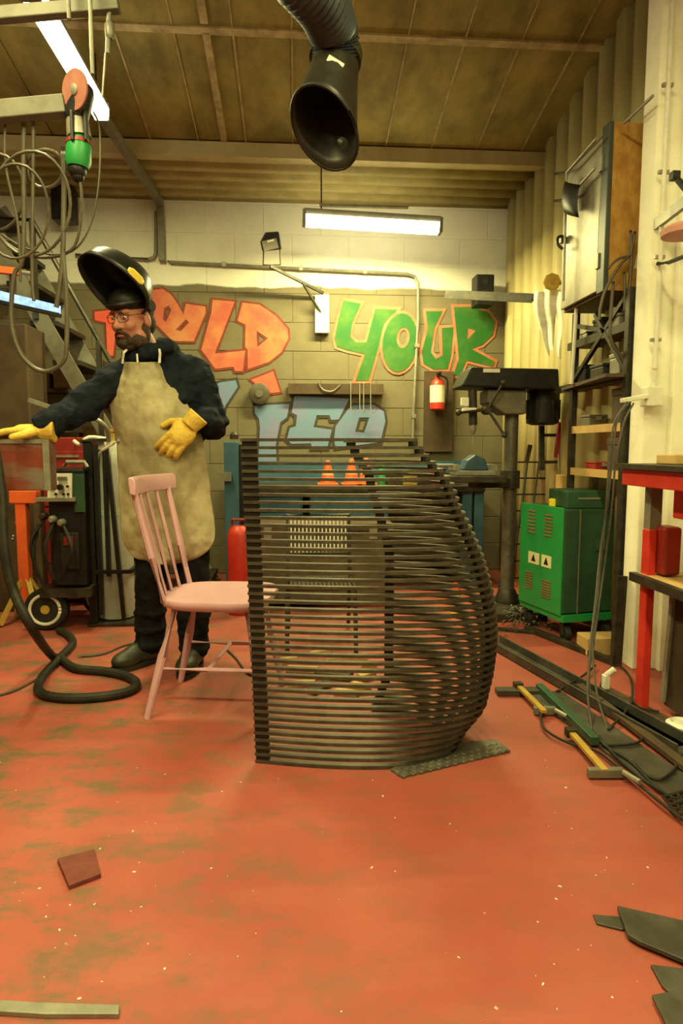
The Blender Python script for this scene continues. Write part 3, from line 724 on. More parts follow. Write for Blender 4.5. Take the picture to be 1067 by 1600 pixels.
# hair at the back and the raised welding helmet
g = G(); g.ell(H(0,-.03,.05), (.080,.088,.088), HR); g.ell(H(0,-.055,-.02), (.07,.055,.06), HR); organic('hair', g, M_hair, man, .006, 1)
HCc = P(176, 447, 2.83); ax = (P(138, 405, 2.78)-P(216, 482, 2.90)).normalized()
hn = V((-.46,-.76,-.46)); hn = (hn-ax*hn.dot(ax)).normalized(); hb = ax.cross(hn).normalized()
def bowl(scale, pw_, nu=28, nv=9):
    A, B, Cc = .158*scale, .112*scale, .150*scale; vs = []; fs = []
    for j in range(nv):
        ph = PI/2*j/(nv-1)*.97
        for i in range(nu):
            t = 2*PI*i/nu; ca, sa = math.cos(t), math.sin(t); kk = math.cos(ph)**pw_
            bb_ = B*(1-.16*ca)                    # narrower towards the chin end
            vs.append(HCc+(ax*A*ca+hb*bb_*math.copysign(abs(sa)**.8, sa))*kk-hn*Cc*math.sin(ph)*(1-.10*ca))
    for j in range(nv-1):
        for i in range(nu): fs.append((j*nu+i, (j+1)*nu+i, (j+1)*nu+(i+1) % nu, j*nu+(i+1) % nu))
    fs.append(tuple((nv-1)*nu+i for i in range(nu)))
    return vs, fs
g = G(); g.add(*bowl(1, .55)); he = g.build('welding_helmet', M_helm, man, True, 0, 2.0); plabel(he, 'black welding helmet tipped up on the head')
so = he.modifiers.new('thick', 'SOLIDIFY'); so.thickness = .005; so.offset = -1
bmn = bmesh.new(); bmn.from_mesh(he.data); bmesh.ops.recalc_face_normals(bmn, faces=bmn.faces); bmn.to_mesh(he.data); bmn.free()
vs, fs = bowl(1, .55); rim = vs[:28]
g = G(); g.tube(rim, .006, 6, closed=True); g.build('rim', M_black, he)
# emblem patch on the shell and the headgear band
def shell_pt(t, ph, k=1.015):
    ca, sa = math.cos(t), math.sin(t); kk = math.cos(ph)**.55; A, B, Cc = .158*k, .112*k*(1-.16*ca), .150*k
    return HCc+(ax*A*ca+hb*B*math.copysign(abs(sa)**.8, sa))*kk-hn*Cc*math.sin(ph)*(1-.10*ca)
cand = []
cdir = (CAM-HCc).normalized()
best = min(((P(212, 432, 2.86)-shell_pt(t*.05, p*.05)).cross(ray(212, 432).normalized()).length + (0 if (shell_pt(t*.05, p*.05)-HCc).dot(cdir) > -.02 else 9), t*.05, p*.05) for t in range(126) for p in range(3, 29))
t0, p0 = best[1], best[2]
g = G(); vs = []; fs = []
for i in range(7):
    for j in range(5): vs.append(shell_pt(t0+(i-3)*.085*(.6 if j in (0,4) else 1), p0+(j-2)*.07, 1.02))
for i in range(6):
    for j in range(4): fs.append((i*5+j, i*5+j+1, (i+1)*5+j+1, (i+1)*5+j))
g.add(vs, fs); em = g.build('emblem', M_yellow, he, True, 0, 2.0); plabel(em, 'yellow oval emblem on the helmet shell')
so = em.modifiers.new('thick', 'SOLIDIFY'); so.thickness = .003
g = G(); g.tube([H(.083*math.cos(t), .0+.105*math.sin(t), .075-.012*math.sin(t)) for t in [2*PI*i/20 for i in range(20)]], .010, 6, closed=True); g.build('headband', M_black, he)
g = G(); g.ell(H(0,-.008,.072), (.083,.103,.072), HR); g.build('headgear_cap', M_black, he)
g = G(); g.cyl(H(.085,-.02,.05), H(.105,-.02,.05), .024, n=14); g.build('pivot_knob', M_black, he); g = G(); g.cyl(H(-.085,-.02,.05), H(-.105,-.02,.05), .024, n=14); g.build('pivot_knob', M_black, he)

# ================================================================== BEAM UNDER HIS HAND
M_rust = mat('worn red steel', (0.24, 0.055, 0.035), (0.22, 0.19, 0.14), 7, 0.45, .4, stretch=(.35, 1, 1.6), mix=(.42, .6))
xr_ = P(76, 720, 2.66).x; zb = P(40, 767, 2.66).z
t = thing('metal_trestle', (-1.6, 2.705, 0), 'worn red steel box section on trestle legs under the gloved hand', 'trestle')
g = G(); g.bb((-2.3, 2.665, zb), (xr_, 2.745, BEAM_TOP)); g.build('box_section', M_rust, t, False, .006)
g = G(); g.bb((xr_-.022, 2.660, zb+.002), (xr_+.003, 2.667, BEAM_TOP-.002)); g.build('end_edge', M_gal, t, False)
g = G(); g.bb((-2.3, 2.660, BEAM_TOP-.018), (xr_-.023, 2.667, BEAM_TOP-.002)); g.build('top_edge', M_gal, t, False)
for x in (-2.15, -1.52):
    for sy in (-1, 1):
        g = G(); g.bar((x, 2.705+sy*.22, 0), (x, 2.705+sy*.02, zb), .05, .04, V((0,1,0))); g.build('leg', M_dsteel, t, False, .004)

# ================================================================== OVERHEAD, LEFT
M_lgrey = mat('worn grey paint', (0.15, 0.135, 0.10), (0.095, 0.083, 0.058), 9, .55)
M_disc = mat('abrasive disc', (0.30, 0.10, 0.085), (0.36, 0.14, 0.11), 20, .8)
M_hose = mat('flexible duct', (0.018, 0.022, 0.028), (0.036, 0.042, 0.05), 8, .45, .2)
M_hood = mat('duct hood', (0.022, 0.019, 0.015), (0.045, 0.04, 0.03), 8, .4, .3)
YO = 2.45
t = thing('overhead_boom', P(40, 185, YO), 'grey steel boom hanging from the ceiling at upper left', 'boom')
g = G(); g.bar(P(-160, 190, YO), P(104, 166, YO), .055, .062); g.build('arm', M_lgrey, t, False, .004)
g = G(); g.bar(P(-120, 34, YO+.1), P(186, 8, YO+.1), .04, .045); g.build('arm', M_lgrey, t, False, .004)
for px, pb, top in ((145, 116, None), (108, 30, None), (-40, 180, None)):
    a = P(px, pb, YO+.03); g = G(); g.cyl(a, (a.x, a.y, cz(a.y)+.01), .0075, n=8); g.build('rod', M_gal, t)
a = P(168, 84, YO+.1); b = P(171, 10, YO+.1); g = G(); g.cyl(a, b, .009, n=8); g.cyl(b, (b.x, b.y, cz(b.y)+.01), .006, n=8); g.lathe(P(171, 34, YO+.1), (0,0,-1), [(0,.01),(.01,.017),(.05,.017),(.06,.01)], 10); g.build('chain_hook', M_gal, t)
g = G(); g.cyl(P(165, 84, YO+.1), P(160, 150, YO+.1), .004, n=6); g.build('rod', M_gal, t)

t = thing('angle_grinder', P(122, 275, YO), 'green and black angle grinder with red disc hanging nose up from the boom', 'grinder')
dcen = P(117, 140, YO-.05); dn = V((-.55,-.80,-.1)).normalized(); dn2 = dn
g = G(); g.lathe(dcen, dn, [(-.003,.064),(.003,.064)], 28); g.build('disc', M_disc, t)
g = G(); g.lathe(dcen, dn, [(-.002,.018),(.006,.018),(.010,.010)], 14); g.build('lock_nut', M_gal, t)
g = G(); g.cyl(dcen-dn*.002, dcen-dn*.045, .026, n=16); a = P(120, 180, YO); g.cap(dcen-dn*.035, a, .036, .042); g.build('gear_head', M_black, t)
g = G(); b = P(124, 215, YO); g.cyl(a, b, .036, .042, 16); g.build('neck', M_gal, t)
g = G(); g.box(P(113, 197, YO-.04), (.012, .02, .10)); g.box(P(134, 197, YO-.03), (.012, .02, .10)); g.build('vent', M_black, t, False, .003)
g = G(); c = P(122, 262, YO); g.lathe(b, c-b, [(0,.034),(.02,.042),((c-b).length-.02,.044),((c-b).length,.036)], 18); g.build('motor_body', M_green, t)
g = G(); g.lathe(P(123, 220, YO), (0,0,-1), [(0,.0405),(.014,.0445)], 18); g.build('band', M_dred, t)
g = G(); g.cap(P(121, 266, YO), P(122, 276, YO), .032, .022); g.build('tail', M_black, t)
g = G(); g.tube([P(123, 276, YO), P(127, 300, YO), P(126, 350, YO+.02), P(110, 392, YO+.04), P(60, 402, YO+.05), P(10, 380, YO+.05), P(-30, 330, YO+.05)], .0055, 8, sm=5); g.build('cable', M_bcable, t)
g = G(); g.tube([P(146, 175, YO-.01), P(156, 205, YO), P(154, 290, YO), P(138, 360, YO+.02), P(104, 396, YO+.05), P(40, 388, YO+.06), P(-20, 350, YO+.06)], .0035, 6, sm=5); g.build('safety_cord', M_bcable, t)

t = thing('hose_coil', P(50, 580, YO), 'looped brown air hoses hanging from the boom', 'hose')
def loop(cx_, cy_, rx, ry, dY, r=.0055, ph=0):
    g = G(); g.tube([P(cx_+rx*math.cos(a), cy_+ry*math.sin(a), YO+dY+.03*math.sin(a+ph)) for a in [2*PI*i/26 for i in range(26)]], r, 8, closed=True); g.build('loop', M_bcable, t)
loop(48, 318, 62, 82, .0); loop(24, 330, 52, 74, -.04, .005); loop(70, 264, 29, 30, .05, .007); loop(-6, 300, 44, 60, .03, .0055)
for pts, r in (([(37,190),(37,260),(36,400),(22,430),(18,500),(30,548),(52,574),(75,580),(98,566),(104,540),(104,470),(99,400)], .0085), ([(99,230),(100,300),(98,400),(92,455),(88,480)], .0095), ([(52,190),(52,260),(50,420),(53,470)], .0065), ([(8,190),(9,260),(28,350),(32,440)], .005)):
    g = G(); g.tube([P(x, y, YO+.02) for x, y in pts], r, 8, sm=4); g.build('strand', M_bcable, t)

# extraction duct with its hood
t = thing('extraction_duct', P(510, 250, 2.42), 'black flexible extraction duct with flared hood hanging from the ceiling', 'duct')
pts = smoothpath([P(400, -120, 2.1), P(452, -50, 2.18), P(500, 5, 2.30), P(520, 48, 2.42), P(525, 90, 2.47)], 14)
g = G(); g.tube(pts, [.090 if i % 2 else .083 for i in range(len(pts))], 20); g.build('flexible_hose', M_hose, t)
hd = P(526, 90, 2.48)
g = G(); g.lathe(hd+V((0,0,.02)), (P(519, 130, 2.45)-hd), [(0,.095),(.04,.095)], 24); g.build('clamp_band', M_dsteel, t)
nrm = V((-.42,-.52,-.74)).normalized(); oc = P(507, 202, 2.40)
e1 = V((0,0,1)).cross(nrm).normalized(); e2 = nrm.cross(e1)
d0 = (P(519,130,2.45)-hd).normalized(); f1, f2, _ = frame(d0); rings = []; n = 30
for k in range(9):
    s_ = k/8; c_ = (hd+d0*.03).lerp(oc, s_)+ V((0,0,0)); ring = []
    for i in range(n):
        a = 2*PI*i/n
        v1 = (-f1*math.cos(a)+f2*math.sin(a))*.086
        v2 = e1*math.cos(a)*.122+e2*math.sin(a)*.148
        ring.append(c_+v1.lerp(v2, s_**1.3))
    rings.append(ring)
if (rings[0][0]-hd).dot(rings[8][0]-oc) < 0:
    rings = [[(hd+d0*.03).lerp(oc, k/8)+((f1*math.cos(2*PI*i/n)+f2*math.sin(2*PI*i/n))*.086).lerp(e1*math.cos(2*PI*i/n)*.122+e2*math.sin(2*PI*i/n)*.148, (k/8)**1.3) for i in range(n)] for k in range(9)]
g = G(); g.add([p for r in rings for p in r], [(k*n+i, k*n+(i+1) % n, (k+1)*n+(i+1) % n, (k+1)*n+i) for k in range(8) for i in range(n)])
h = g.build('hood', M_hood, t, True, 0, 1.5); so = h.modifiers.new('thick', 'SOLIDIFY'); so.thickness = .006
g = G(); g.tube(rings[-1], .006, 6, closed=True); g.build('hood_rim', M_black, t)
g = G(); g.box(P(524, 98, 2.36), (.06, .008, .022), Matrix.Rotation(.5, 3, 'Y')); g.build('label', M_white, t, False)
g = G(); g.cyl(P(532, 222, 2.36), P(538, 226, 2.35), .018, n=12); g.build('handle', M_black, t)

# ================================================================== LEFT BACKGROUND
# steel stair against the back wall
t = thing('steel_stair', (-1.6, 4.75, 0), 'grey steel stair with handrail leading up to the left at the back', 'stair')
A1, B1 = P(55, 425, 4.98), P(270, 800, 4.98)
d_ = (B1-A1).normalized(); A1 = A1-d_*.5; k_ = (-.02-A1.z)/d_.z; B1 = A1+d_*(k_ if k_ > 0 else 2)
for Y, m_ in ((5.0, M_gal), (4.42, M_lgrey)):
    a = A1.copy(); b = B1.copy(); a.y = b.y = Y; b = a.lerp(b, (a.z-.0)/(a.z-b.z))
    g = G(); g.bar(a, b, .03, .10); g.build('stringer', m_, t, False)
nst = 11
for i in range(nst):
    p = A1.lerp(B1, (i+.6)/nst); g = G(); g.bb((p.x-.09, 4.43, max(.02, p.z-.015)), (p.x+.09, 4.99, max(.05, p.z+.015))); g.build('tread', M_dsteel, t, False)
h0 = P(50, 344, 4.4)
g = G(); g.tube([P(-60, 335, 4.4), h0, P(170, 560, 4.4), P(235, 680, 4.4)], .016, 8); g.build('handrail', M_dsteel, t)
for s_ in (0, .55, 1.0):
    p = h0.lerp(P(235, 680, 4.4), s_); zz = max(0, p.z-.62)
    g = G(); g.bar(p, (p.x, p.y, zz), .03, .03, V((0,1,0))); g.build('post', M_dsteel, t, False)

# dark cabinet with a blue strip screen
M_bscreen = mat('blue lit strip', (0.05, 0.1, 0.4), (0.3, 0.4, 0.7), 30, .3, emit=(0.25, 0.42, 1.0), estr=.9)
t = thing('steel_cabinet', P(0, 900, 4.05), 'tall dark brown steel cabinet with a lit blue strip on top', 'cabinet')
a, b = P(-90, 545, 4.1), P(42, 545, 4.1)
g = G(); g.bb((a.x, 4.10, 0), (b.x, 4.40, P(0, 500, 4.0).z)); g.build('body', M_brown, t, False, .01)
g = G(); g.bar(P(-90, 452, 3.95), P(94, 493, 3.95), .05, .02); g.build('strip_case', M_black, t, False)
g = G(); q = [P(-90, 432, 3.94), P(92, 477, 3.94), P(92, 490, 3.94), P(-90, 452, 3.94)]; g.prism(q, (0,.03,0)); sc_ = g.build('strip_light', M_bscreen, t, False); plabel(sc_, 'glowing blue and white strip')
g = G(); g.bar(P(-60, 416, 4.1), P(30, 425, 4.1), .04, .04); g.build('red_bar', M_orange, t, False, .004)
g = G(); g.cyl(P(22, 424, 4.1), P(48, 427, 4.1), .012, n=8); g.build('bar_tip', M_gal, t)
g = G(); g.bar(P(-70, 430, 4.12), P(-70, 545, 4.12), .03, .03, V((0,1,0))); g.build('upright', M_dsteel, t, False); g = G(); g.bar(P(20, 430, 4.12), P(20, 545, 4.12), .03, .03, V((0,1,0))); g.build('upright', M_dsteel, t, False)
# shelf rack with dark stock behind the stair foot
t = thing('stock_rack', P(110, 900, 5.1), 'dark shelf rack of rusty stock behind the stair', 'rack')
a, b = P(30, 560, 5.12), P(200, 660, 5.12)
for z in (.45, .95, 1.45):
    g = G(); g.bb((a.x, 5.06, z), (b.x, 5.24, z+.03)); g.build('shelf', M_brown, t, False)
for x in (a.x, b.x):
    g = G(); g.bb((x-.02, 5.06, 0), (x+.02, 5.10, 1.75)); g.build('upright', M_dsteel, t, False)
M_rst = mat('rusty stock', (0.10, 0.04, 0.015), (0.17, 0.075, 0.03), 9, .8)
for i, z in enumerate((.48, .98, 1.48)):
    for k in range(4):
        x0 = a.x+.06+k*.2; g = G(); g.bb((x0, 5.065+.01*k, z+.001), (x0+.17, 5.22, z+.12+.05*((k*7+i*3) % 3))); g.build('stock_block', M_rst if (k+i) % 2 else M_brown, t, False, .005)
# red tool cabinet
t = thing('tool_cabinet', P(100, 920, 4.3), 'dark red steel tool cabinet behind the welding machine', 'cabinet')
a, b = P(62, 688, 4.25), P(136, 688, 4.25)
g = G(); g.bb((a.x, 4.25, .04), (b.x, 4.6, a.z+.02)); g.build('body', M_dred, t, False, .008)
for i in range(5):
    z = .1+i*.185; g = G(); g.bb((a.x+.015, 4.235, z), (b.x-.015, 4.252, z+.17)); dr = g.build('drawer', M_dred, t, False, .004)
    g = G(); g.bb((a.x+.05, 4.222, z+.13), (b.x-.05, 4.236, z+.145)); g.build('handle', M_gal, dr, False)
for x in (a.x+.03, b.x-.03):
    for y in (4.29, 4.56):
        g = G(); g.cyl((x-.012, y, .025), (x+.012, y, .025), .025, n=12); g.build('caster', M_rubber, t)
# orange stand and broom head
t = thing('axle_stand', PZ(38, 905), 'orange T-shaped steel stand under the table end', 'stand')
g = G(); g.bar(P(18, 776, 3.85), P(60, 776, 3.85), .08, .075); g.build('saddle', M_orange, t, False, .006)
p = P(35, 800, 3.85); g = G(); g.bar((p.x, p.y, .06), (p.x, p.y, P(35, 784, 3.85).z), .06, .06, V((0,1,0))); g.build('post', M_orange, t, False, .004)
for sx in (-1, 1):
    for sy in (-1, 1):
        g = G(); g.bar((p.x, p.y, .3), (p.x+sx*.11, p.y+sy*.11, .012), .03, .02); g.build('leg', M_brass, t, False)
for i in range(7):
    x = 14+i*7; g = G(); g.cyl(PZ(x, 932, 0), P(x+random.uniform(-4,6), 815+random.uniform(0,40), 4.09), .006, n=6)
    tag(g.build('steel_rod', M_gal, None), '%s bright steel rod from the left of those leaning on the brown cabinet' % ('first','second','third','fourth','fifth','sixth','seventh')[i], 'rod', 'steel rods leaning behind the table end')

# welding machine on its trolley with a gas cylinder
t = thing('welding_machine', P(85, 985, 3.7), 'black and green welding machine on wheels with white control panel', 'welder')
x0, x1 = P(52, 800, 3.62).x, P(131, 800, 3.62).x; zt = P(90, 733, 3.62).z; zp = P(90, 780, 3.62).z
g = G(); g.bb((x0+.08, 3.62, .26), (x1, 4.1, zt)); g.build('body', M_black, t, False, .01)
a, b = P(73, 740, 3.6), P(113, 779, 3.6)
g = G(); g.prism([(a.x, 3.615, a.z), (b.x, 3.615, a.z), (b.x, 3.59, b.z), (a.x, 3.59, b.z)], (0,.03,0)); pn = g.build('control_panel', M_white, t, False, .003)
c = P(95, 761, 3.585); g = G(); g.cyl(c, c+V((0,-.025,0)), .016, n=14); g.build('knob', M_black, pn)
for px, py in ((106, 760), (100, 772), (88, 772), (107, 772)):
    c = P(px, py, 3.59); g = G(); g.cyl(c, c+V((0,-.012,0)), .007, n=10); g.build('button', M_black, pn)
a, b = P(90, 745, 3.588), P(104, 751, 3.588); g = G(); g.bb((a.x, 3.582, b.z), (b.x, 3.60, a.z)); g.build('display', M_grey, pn, False)
a, b = P(78, 755, 3.588), P(86, 763, 3.588); g = G(); g.bb((a.x, 3.580, b.z), (b.x, 3.60, a.z)); g.build('switch', M_orange, pn, False)
a, b = P(114, 741, 3.6), P(131, 800, 3.6); g = G(); g.bb((a.x, 3.60, b.z), (b.x, 3.63, a.z)); g.build('side_panel', M_dgreen, t, False)
g = G(); g.tube([P(100, 728, 3.66), P(104, 722, 3.66), P(132, 722, 3.66), P(136, 730, 3.66)], .012, 8); g.build('handle', M_gal, t)
a, b = P(56, 778, 3.58), P(118, 783, 3.58); g = G(); g.bb((a.x, 3.56, b.z), (b.x, 3.66, a.z)); g.build('tray', M_gal, t, False)
for i in range(3):
    c = P(70+i*14, 806+i*5, 3.6); g = G(); g.lathe(c, (0,-1,0), [(0,.022),(.03,.022),(.045,.012)], 12); g.build('socket', M_gal if i else M_dsteel, t)
a, b = P(92, 832, 3.6), P(124, 890, 3.6); g = G(); g.bb((a.x, 3.60, b.z), (b.x, 3.63, a.z)); g.build('wire_door', M_rubber, t, False, .008)
g = G(); g.box(P(107, 845, 3.595), (.05, .006, .05)); g.build('warning_label', M_dred, t, False)
g = G(); g.bb((x0+.02, 3.6, .20), (x1+.02, 4.15, .25)); g.build('chassis', M_dsteel, t, False)
wc = PZ(72, 986); wc = V((wc.x, wc.y, .123))
for dx in (0, .22):
    g = G(); g.lathe(wc+V((dx,.03+(.30 if dx else 0),0)), (0,-1,0), [(-.03,.085),(-.03,.11),(-.02,.121),(.02,.121),(.03,.11),(.03,.085)], 26); w_ = g.build('tyre', M_rubber, t)
    g = G(); g.lathe(wc+V((dx,.03+(.30 if dx else 0),0)), (0,-1,0), [(-.02,.09),(.028,.09),(.03,.078),(.018,.07),(.018,.03),(.034,.025),(.036,.01)], 22); g.build('rim', M_brass, w_)
    g = G(); g.tube([wc+V((dx+.083*math.cos(a),.03+(.30 if dx else 0)-.034,.083*math.sin(a))) for a in [2*PI*i/28 for i in range(28)]], .009, 8, closed=True); g.build('rim_ring', M_white, w_)
g = G(); g.box(wc+V((.1,.06,.19)), (.14,.03,.05)); g.build('bracket', M_brass, t, False)
g = G(); g.bar((wc.x, 3.68, .20), (wc.x, 3.68, .13), .02, .02, V((0,1,0))); g.bar((wc.x+.22, 4.02, .20), (wc.x+.22, 4.02, .13), .02, .02, V((0,1,0))); g.build('axle_plate', M_dsteel, t, False)
for i, (pa, pb, pc) in enumerate((((68,812),(48,850),(60,900)), ((84,816),(70,860),(84,905)), ((98,818),(112,862),(96,900)), ((60,820),(52,870),(72,925)))):
    g = G(); g.tube([P(*pa, 3.57), P(*pb, 3.52), P(*pc, 3.55)], .009, 8, sm=6); g.build('lead', M_rubber, t)
# gas cylinder and its rack
t = thing('gas_cylinder', PZ(180, 980), 'tall grey gas cylinder standing in the rack beside the worker', 'gas cylinder')
c = PZ(178, 974); c = V((c.x, c.y+.08, .02))
g = G(); g.lathe(c, (0,0,1), [(0,.09),(.01,.104),(.90,.104),(.97,.085),(1.02,.045),(1.05,.035)], 24); g.build('body', mat('grey cylinder paint', (0.36,0.36,0.33), (0.28,0.275,0.24), 5, .5), t)
g = G(); g.lathe(c+V((0,0,.62)), (0,0,1), [(0,.1055),(.03,.1055)], 24); g.build('label_band', mat('pale green label', (.35,.5,.35)), t)
g = G(); g.lathe(c+V((0,0,1.05)), (0,0,1), [(0,.02),(.05,.02),(.055,.03),(.07,.03)], 12); g.build('valve', M_brass, t)
g = G(); g.lathe(c+V((-.03,-.09,1.03)), (-.3,-1,0), [(0,.03),(.02,.03)], 16); g.build('gauge', M_white, t)
g = G(); g.tube([c+V((0,-.05,1.06)), c+V((-.09,-.12,1.07)), c+V((-.14,-.12,1.03)), c+V((-.18,-.1,1.05))], .011, 8, sm=4); g.build('regulator_hose', M_white, t)
t = thing('cylinder_rack', PZ(150, 985), 'black steel rack of upright bars around the gas cylinder', 'rack')
yf = c.y-.125
def xa_(px): return P(px, 850, yf).x
for px, pt, pb, w in ((137, 690, 982, .045), (149, 695, 960, .02), (163, 700, 900, .02)):
    g = G(); a, b = P(px, pt, yf), P(px+3, pb, yf); b = V((a.x, yf, max(.01, b.z))); g.bar(a, b, w, .03, V((0,1,0))); g.build('upright', M_black, t, False)
g = G(); g.bar(P(166, 697, yf), V((xa_(190), yf, .03)), .022, .022, V((0,1,0))); g.build('brace', M_black, t, False)
for py in (893,):
    g = G(); z = P(160, py, yf).z; g.bar((xa_(150), yf-.012, z), (c.x+.125, yf-.012, z), .022, .022); g.bar((c.x+.118, yf, z), (c.x+.118, c.y+.12, z), .022, .022); g.build('crossbar', M_black, t, False)
g = G(); z = P(150, 690, yf).z; g.bar((xa_(132), yf, z), (xa_(176), yf, z+.01), .03, .02); g.build('crossbar', M_dsteel, t, False)
g = G(); g.bb((xa_(134), yf-.03, .002), (c.x+.14, c.y+.13, .018)); g.build('base_plate', M_dsteel, t, False)
g = G(); g.bar(P(45, 625, 3.3), P(84, 638, 3.3), .02, .02); g.bar(P(84, 638, 3.3), P(120, 655, 4.27), .014, .014); tag(g.build('lever_handle', M_gal, None, False), 'bright steel lever sticking out behind the worker sleeve', 'lever')
g = G(); g.tube([P(150, 655, 3.5), P(158, 660, 3.48), P(168, 672, 3.5), P(170, 690, 3.52)], .012, 8, sm=4); tag(g.build('bent_tube', M_gal, None), 'bent bright tube beside the apron tie', 'tube')

# thick black hose looping on the floor, thin cords
zf = .021
hp = [P(-8, 700, 2.57), P(2, 770, 2.55), P(6, 850, 2.52), P(20, 920, 2.52), P(52, 985, 2.52)]
fl = [(85,1028),(118,1044),(165,1049),(202,1058),(213,1070),(195,1082),(140,1090),(85,1089),(60,1078),(68,1055),(95,1026),(114,1004),(104,990),(92,985)]
pts = smoothpath(hp+[PZ(x, y, zf) for x, y in fl], 6)
g = G(); g.tube([V((p.x, p.y, max(p.z, zf-.001))) for p in pts], .019, 10); tag(g.build('rubber_hose', M_rubber, None), 'thick black hose hanging from the table and looping on the floor', 'hose')
for pts, lab in (([(-40,1095),(20,1080),(62,1058),(85,1042)], 'thin brown cord on the floor left of the hose loop'), ([(122,1026),(160,1022),(190,1010),(215,1004),(240,1003)], 'thin brown cord running to the worker boot'), ([(355,1015),(370,1030),(385,1050),(398,1056)], 'thin dark cord on the floor under the pink chair')):
    g = G(); g.tube([PZ(x, y, .006) for x, y in pts], .005, 6, sm=5); tag(g.build('electric_cord', M_cable, None), lab, 'cord')

# ================================================================== RIGHT-HAND WALL
# wall cabinet: metal faced door, chipboard side
t = thing('wall_cabinet', (1.56, 3.25, 1.79), 'wall cabinet with shiny metal door and orange chipboard side', 'cabinet')
xf = 1.475
g = G(); g.bb((xf+.012, 3.05, 1.78), (XR-.002, 3.062, 2.54)); g.build('side_board', M_osb, t, False)
g = G(); g.bb((xf+.01, 3.064, 1.775), (XR-.002, 3.55, 2.53)); g.build('carcass', M_brown, t, False)
M_shiny = mat('shiny metal door', (0.34, 0.31, 0.25), (0.20, 0.175, 0.125), 5, .5, .35, mix=(.45, .7))
M_frm = mat('cabinet frame', (0.035, 0.042, 0.035), (0.055, 0.062, 0.05), 10, .5)
g = G(); g.bb((xf-.012, 3.12, 1.79), (xf+.008, 3.545, 2.50)); dr = g.build('door', M_shiny, t, False, .003)
g = G(); g.bb((xf-.012, 3.048, 1.775), (xf+.012, 3.118, 2.545)); g.build('frame', M_frm, t, False, .003)
for z in (1.93, 2.38):
    g = G(); g.box((xf-.014, 3.112, z), (.012, .03, .07)); g.build('hinge', M_gal, t, False)
g = G(); g.box((xf-.03, 3.50, 2.15), (.03, .03, .03)); g.tube([(xf-.03,3.50,2.17),(xf-.06,3.49,2.16),(xf-.07,3.47,2.12),(xf-.045,3.46,2.09)], .008, 8, sm=4); g.build('padlock', M_dsteel, dr)
# curved black visor hung on the door
g = G(); pts = []
vs = []; fs = []
for i in range(11):
    a = -1.1+2.2*i/10
    for j in range(6):
        b = -.9+1.8*j/5
        vs.append(V((xf-.045-.055*math.cos(a)*math.cos(b), 3.33+.10*math.sin(a), 2.30+.10*math.sin(b)+.05*math.sin(a))))
for i in range(10):
    for j in range(5): fs.append((i*6+j, i*6+j+1, (i+1)*6+j+1, (i+1)*6+j))
g.add(vs, fs); o = g.build('face_shield', M_black, None, True, 0, 2.0); tag(o, 'curved black face shield hanging on the shiny cabinet door', 'face shield'); so = o.modifiers.new('thick', 'SOLIDIFY'); so.thickness = .004
# wire bracket frame above the cabinet
t = thing('wire_bracket', (1.6, 3.5, 2.3), 'pale wire bracket frame standing out around the wall cabinet', 'bracket')
for pa, pb in (((885,270,1.42),(932,216,1.42)), ((885,312,1.42),(930,262,1.42)), ((885,270,1.42),(880,470,1.42)), ((975,192,1.5),(1020,150,1.5))):
    g = G(); g.cyl(PX(pa[0], pa[1], pa[2]), PX(pb[0], pb[1], pb[2]), .007, n=8); g.build('rod', M_gal, t)
for py in (270, 312):
    a = PX(885, py, 1.42); g = G(); g.cyl(a, PX(866, py+2, XR-.03), .007, n=8); g.build('stay', M_dsteel, t)

# open shelf rack under the cabinet
t = thing('wall_shelf', (1.6, 3.3, .85), 'dark open steel shelf rack fixed under the wall cabinet', 'shelf')
xs = 1.55
for z, m_, y0, y1 in ((1.60, M_dsteel, 2.95, 3.62), (1.37, M_dsteel, 2.95, 3.78), (1.13, M_wood, 2.95, 3.55), (.90, M_wood, 2.95, 3.58)):
    g = G(); g.prism([V((xs+.005-(.11 if z == 1.37 else 0), y0, z-.008)), V((XR-.002, y0, z-.008)), V((XR-.002, y1, z-.008)), V((xs+.005, y1, z-.008))], (0,0,.016)); g.build('shelf_board', M_brown if m_ is M_dsteel else M_wood, t, False)
    g = G(); g.bb((xs-.008, y0, z-.02), (xs+.006, y1, z+.02)); g.build('shelf_edge', m_, t, False)
for y in (2.955, 3.54):
    g = G(); g.bb((xs-.012, y-.018, .0), (xs+.018, y+.018, 1.77)); g.build('upright', M_dsteel, t, False)
for a, b in (((xs,3.54,1.40),(xs,2.97,1.75)), ((xs,3.3,1.72),(xs,2.97,1.40)), ((xs, 3.52, 1.70),(xs,3.2,1.62))):
    g = G(); g.bar(a, b, .02, .022); g.build('brace', M_dsteel, t, False)
# things lying on the shelves
items = [(1.608, 3.10, .12, .09, .07, M_grey, 'grey metal box on the top rack shelf', 'box'), (1.608, 3.30, .10, .10, .09, M_black, 'black block on the top rack shelf', 'box'), (1.608, 3.47, .09, .08, .05, M_gal, 'bright tin on the top rack shelf', 'tin'),
         (1.378, 3.08, .12, .10, .11, M_gal, 'pale steel case on the rack shelf nearest the pillar', 'case'), (1.378, 3.26, .13, .14, .08, M_dsteel, 'dark tool tray on the middle rack shelf', 'tray'), (1.378, 3.45, .12, .09, .10, M_black, 'black case on the middle rack shelf', 'case'),
         (1.138, 3.05, .11, .10, .18, M_brown, 'dark bottle crate on the lower wooden shelf', 'crate'), (1.138, 3.40, .10, .10, .07, M_lgrey, 'worn grey tin on the lower wooden shelf', 'tin'), (.908, 3.32, .10, .12, .05, M_dred, 'dark red tray on the bottom wooden shelf', 'tray'), (.908, 3.08, .10, .11, .17, M_brown, 'dark brown box on the bottom wooden shelf', 'box')]
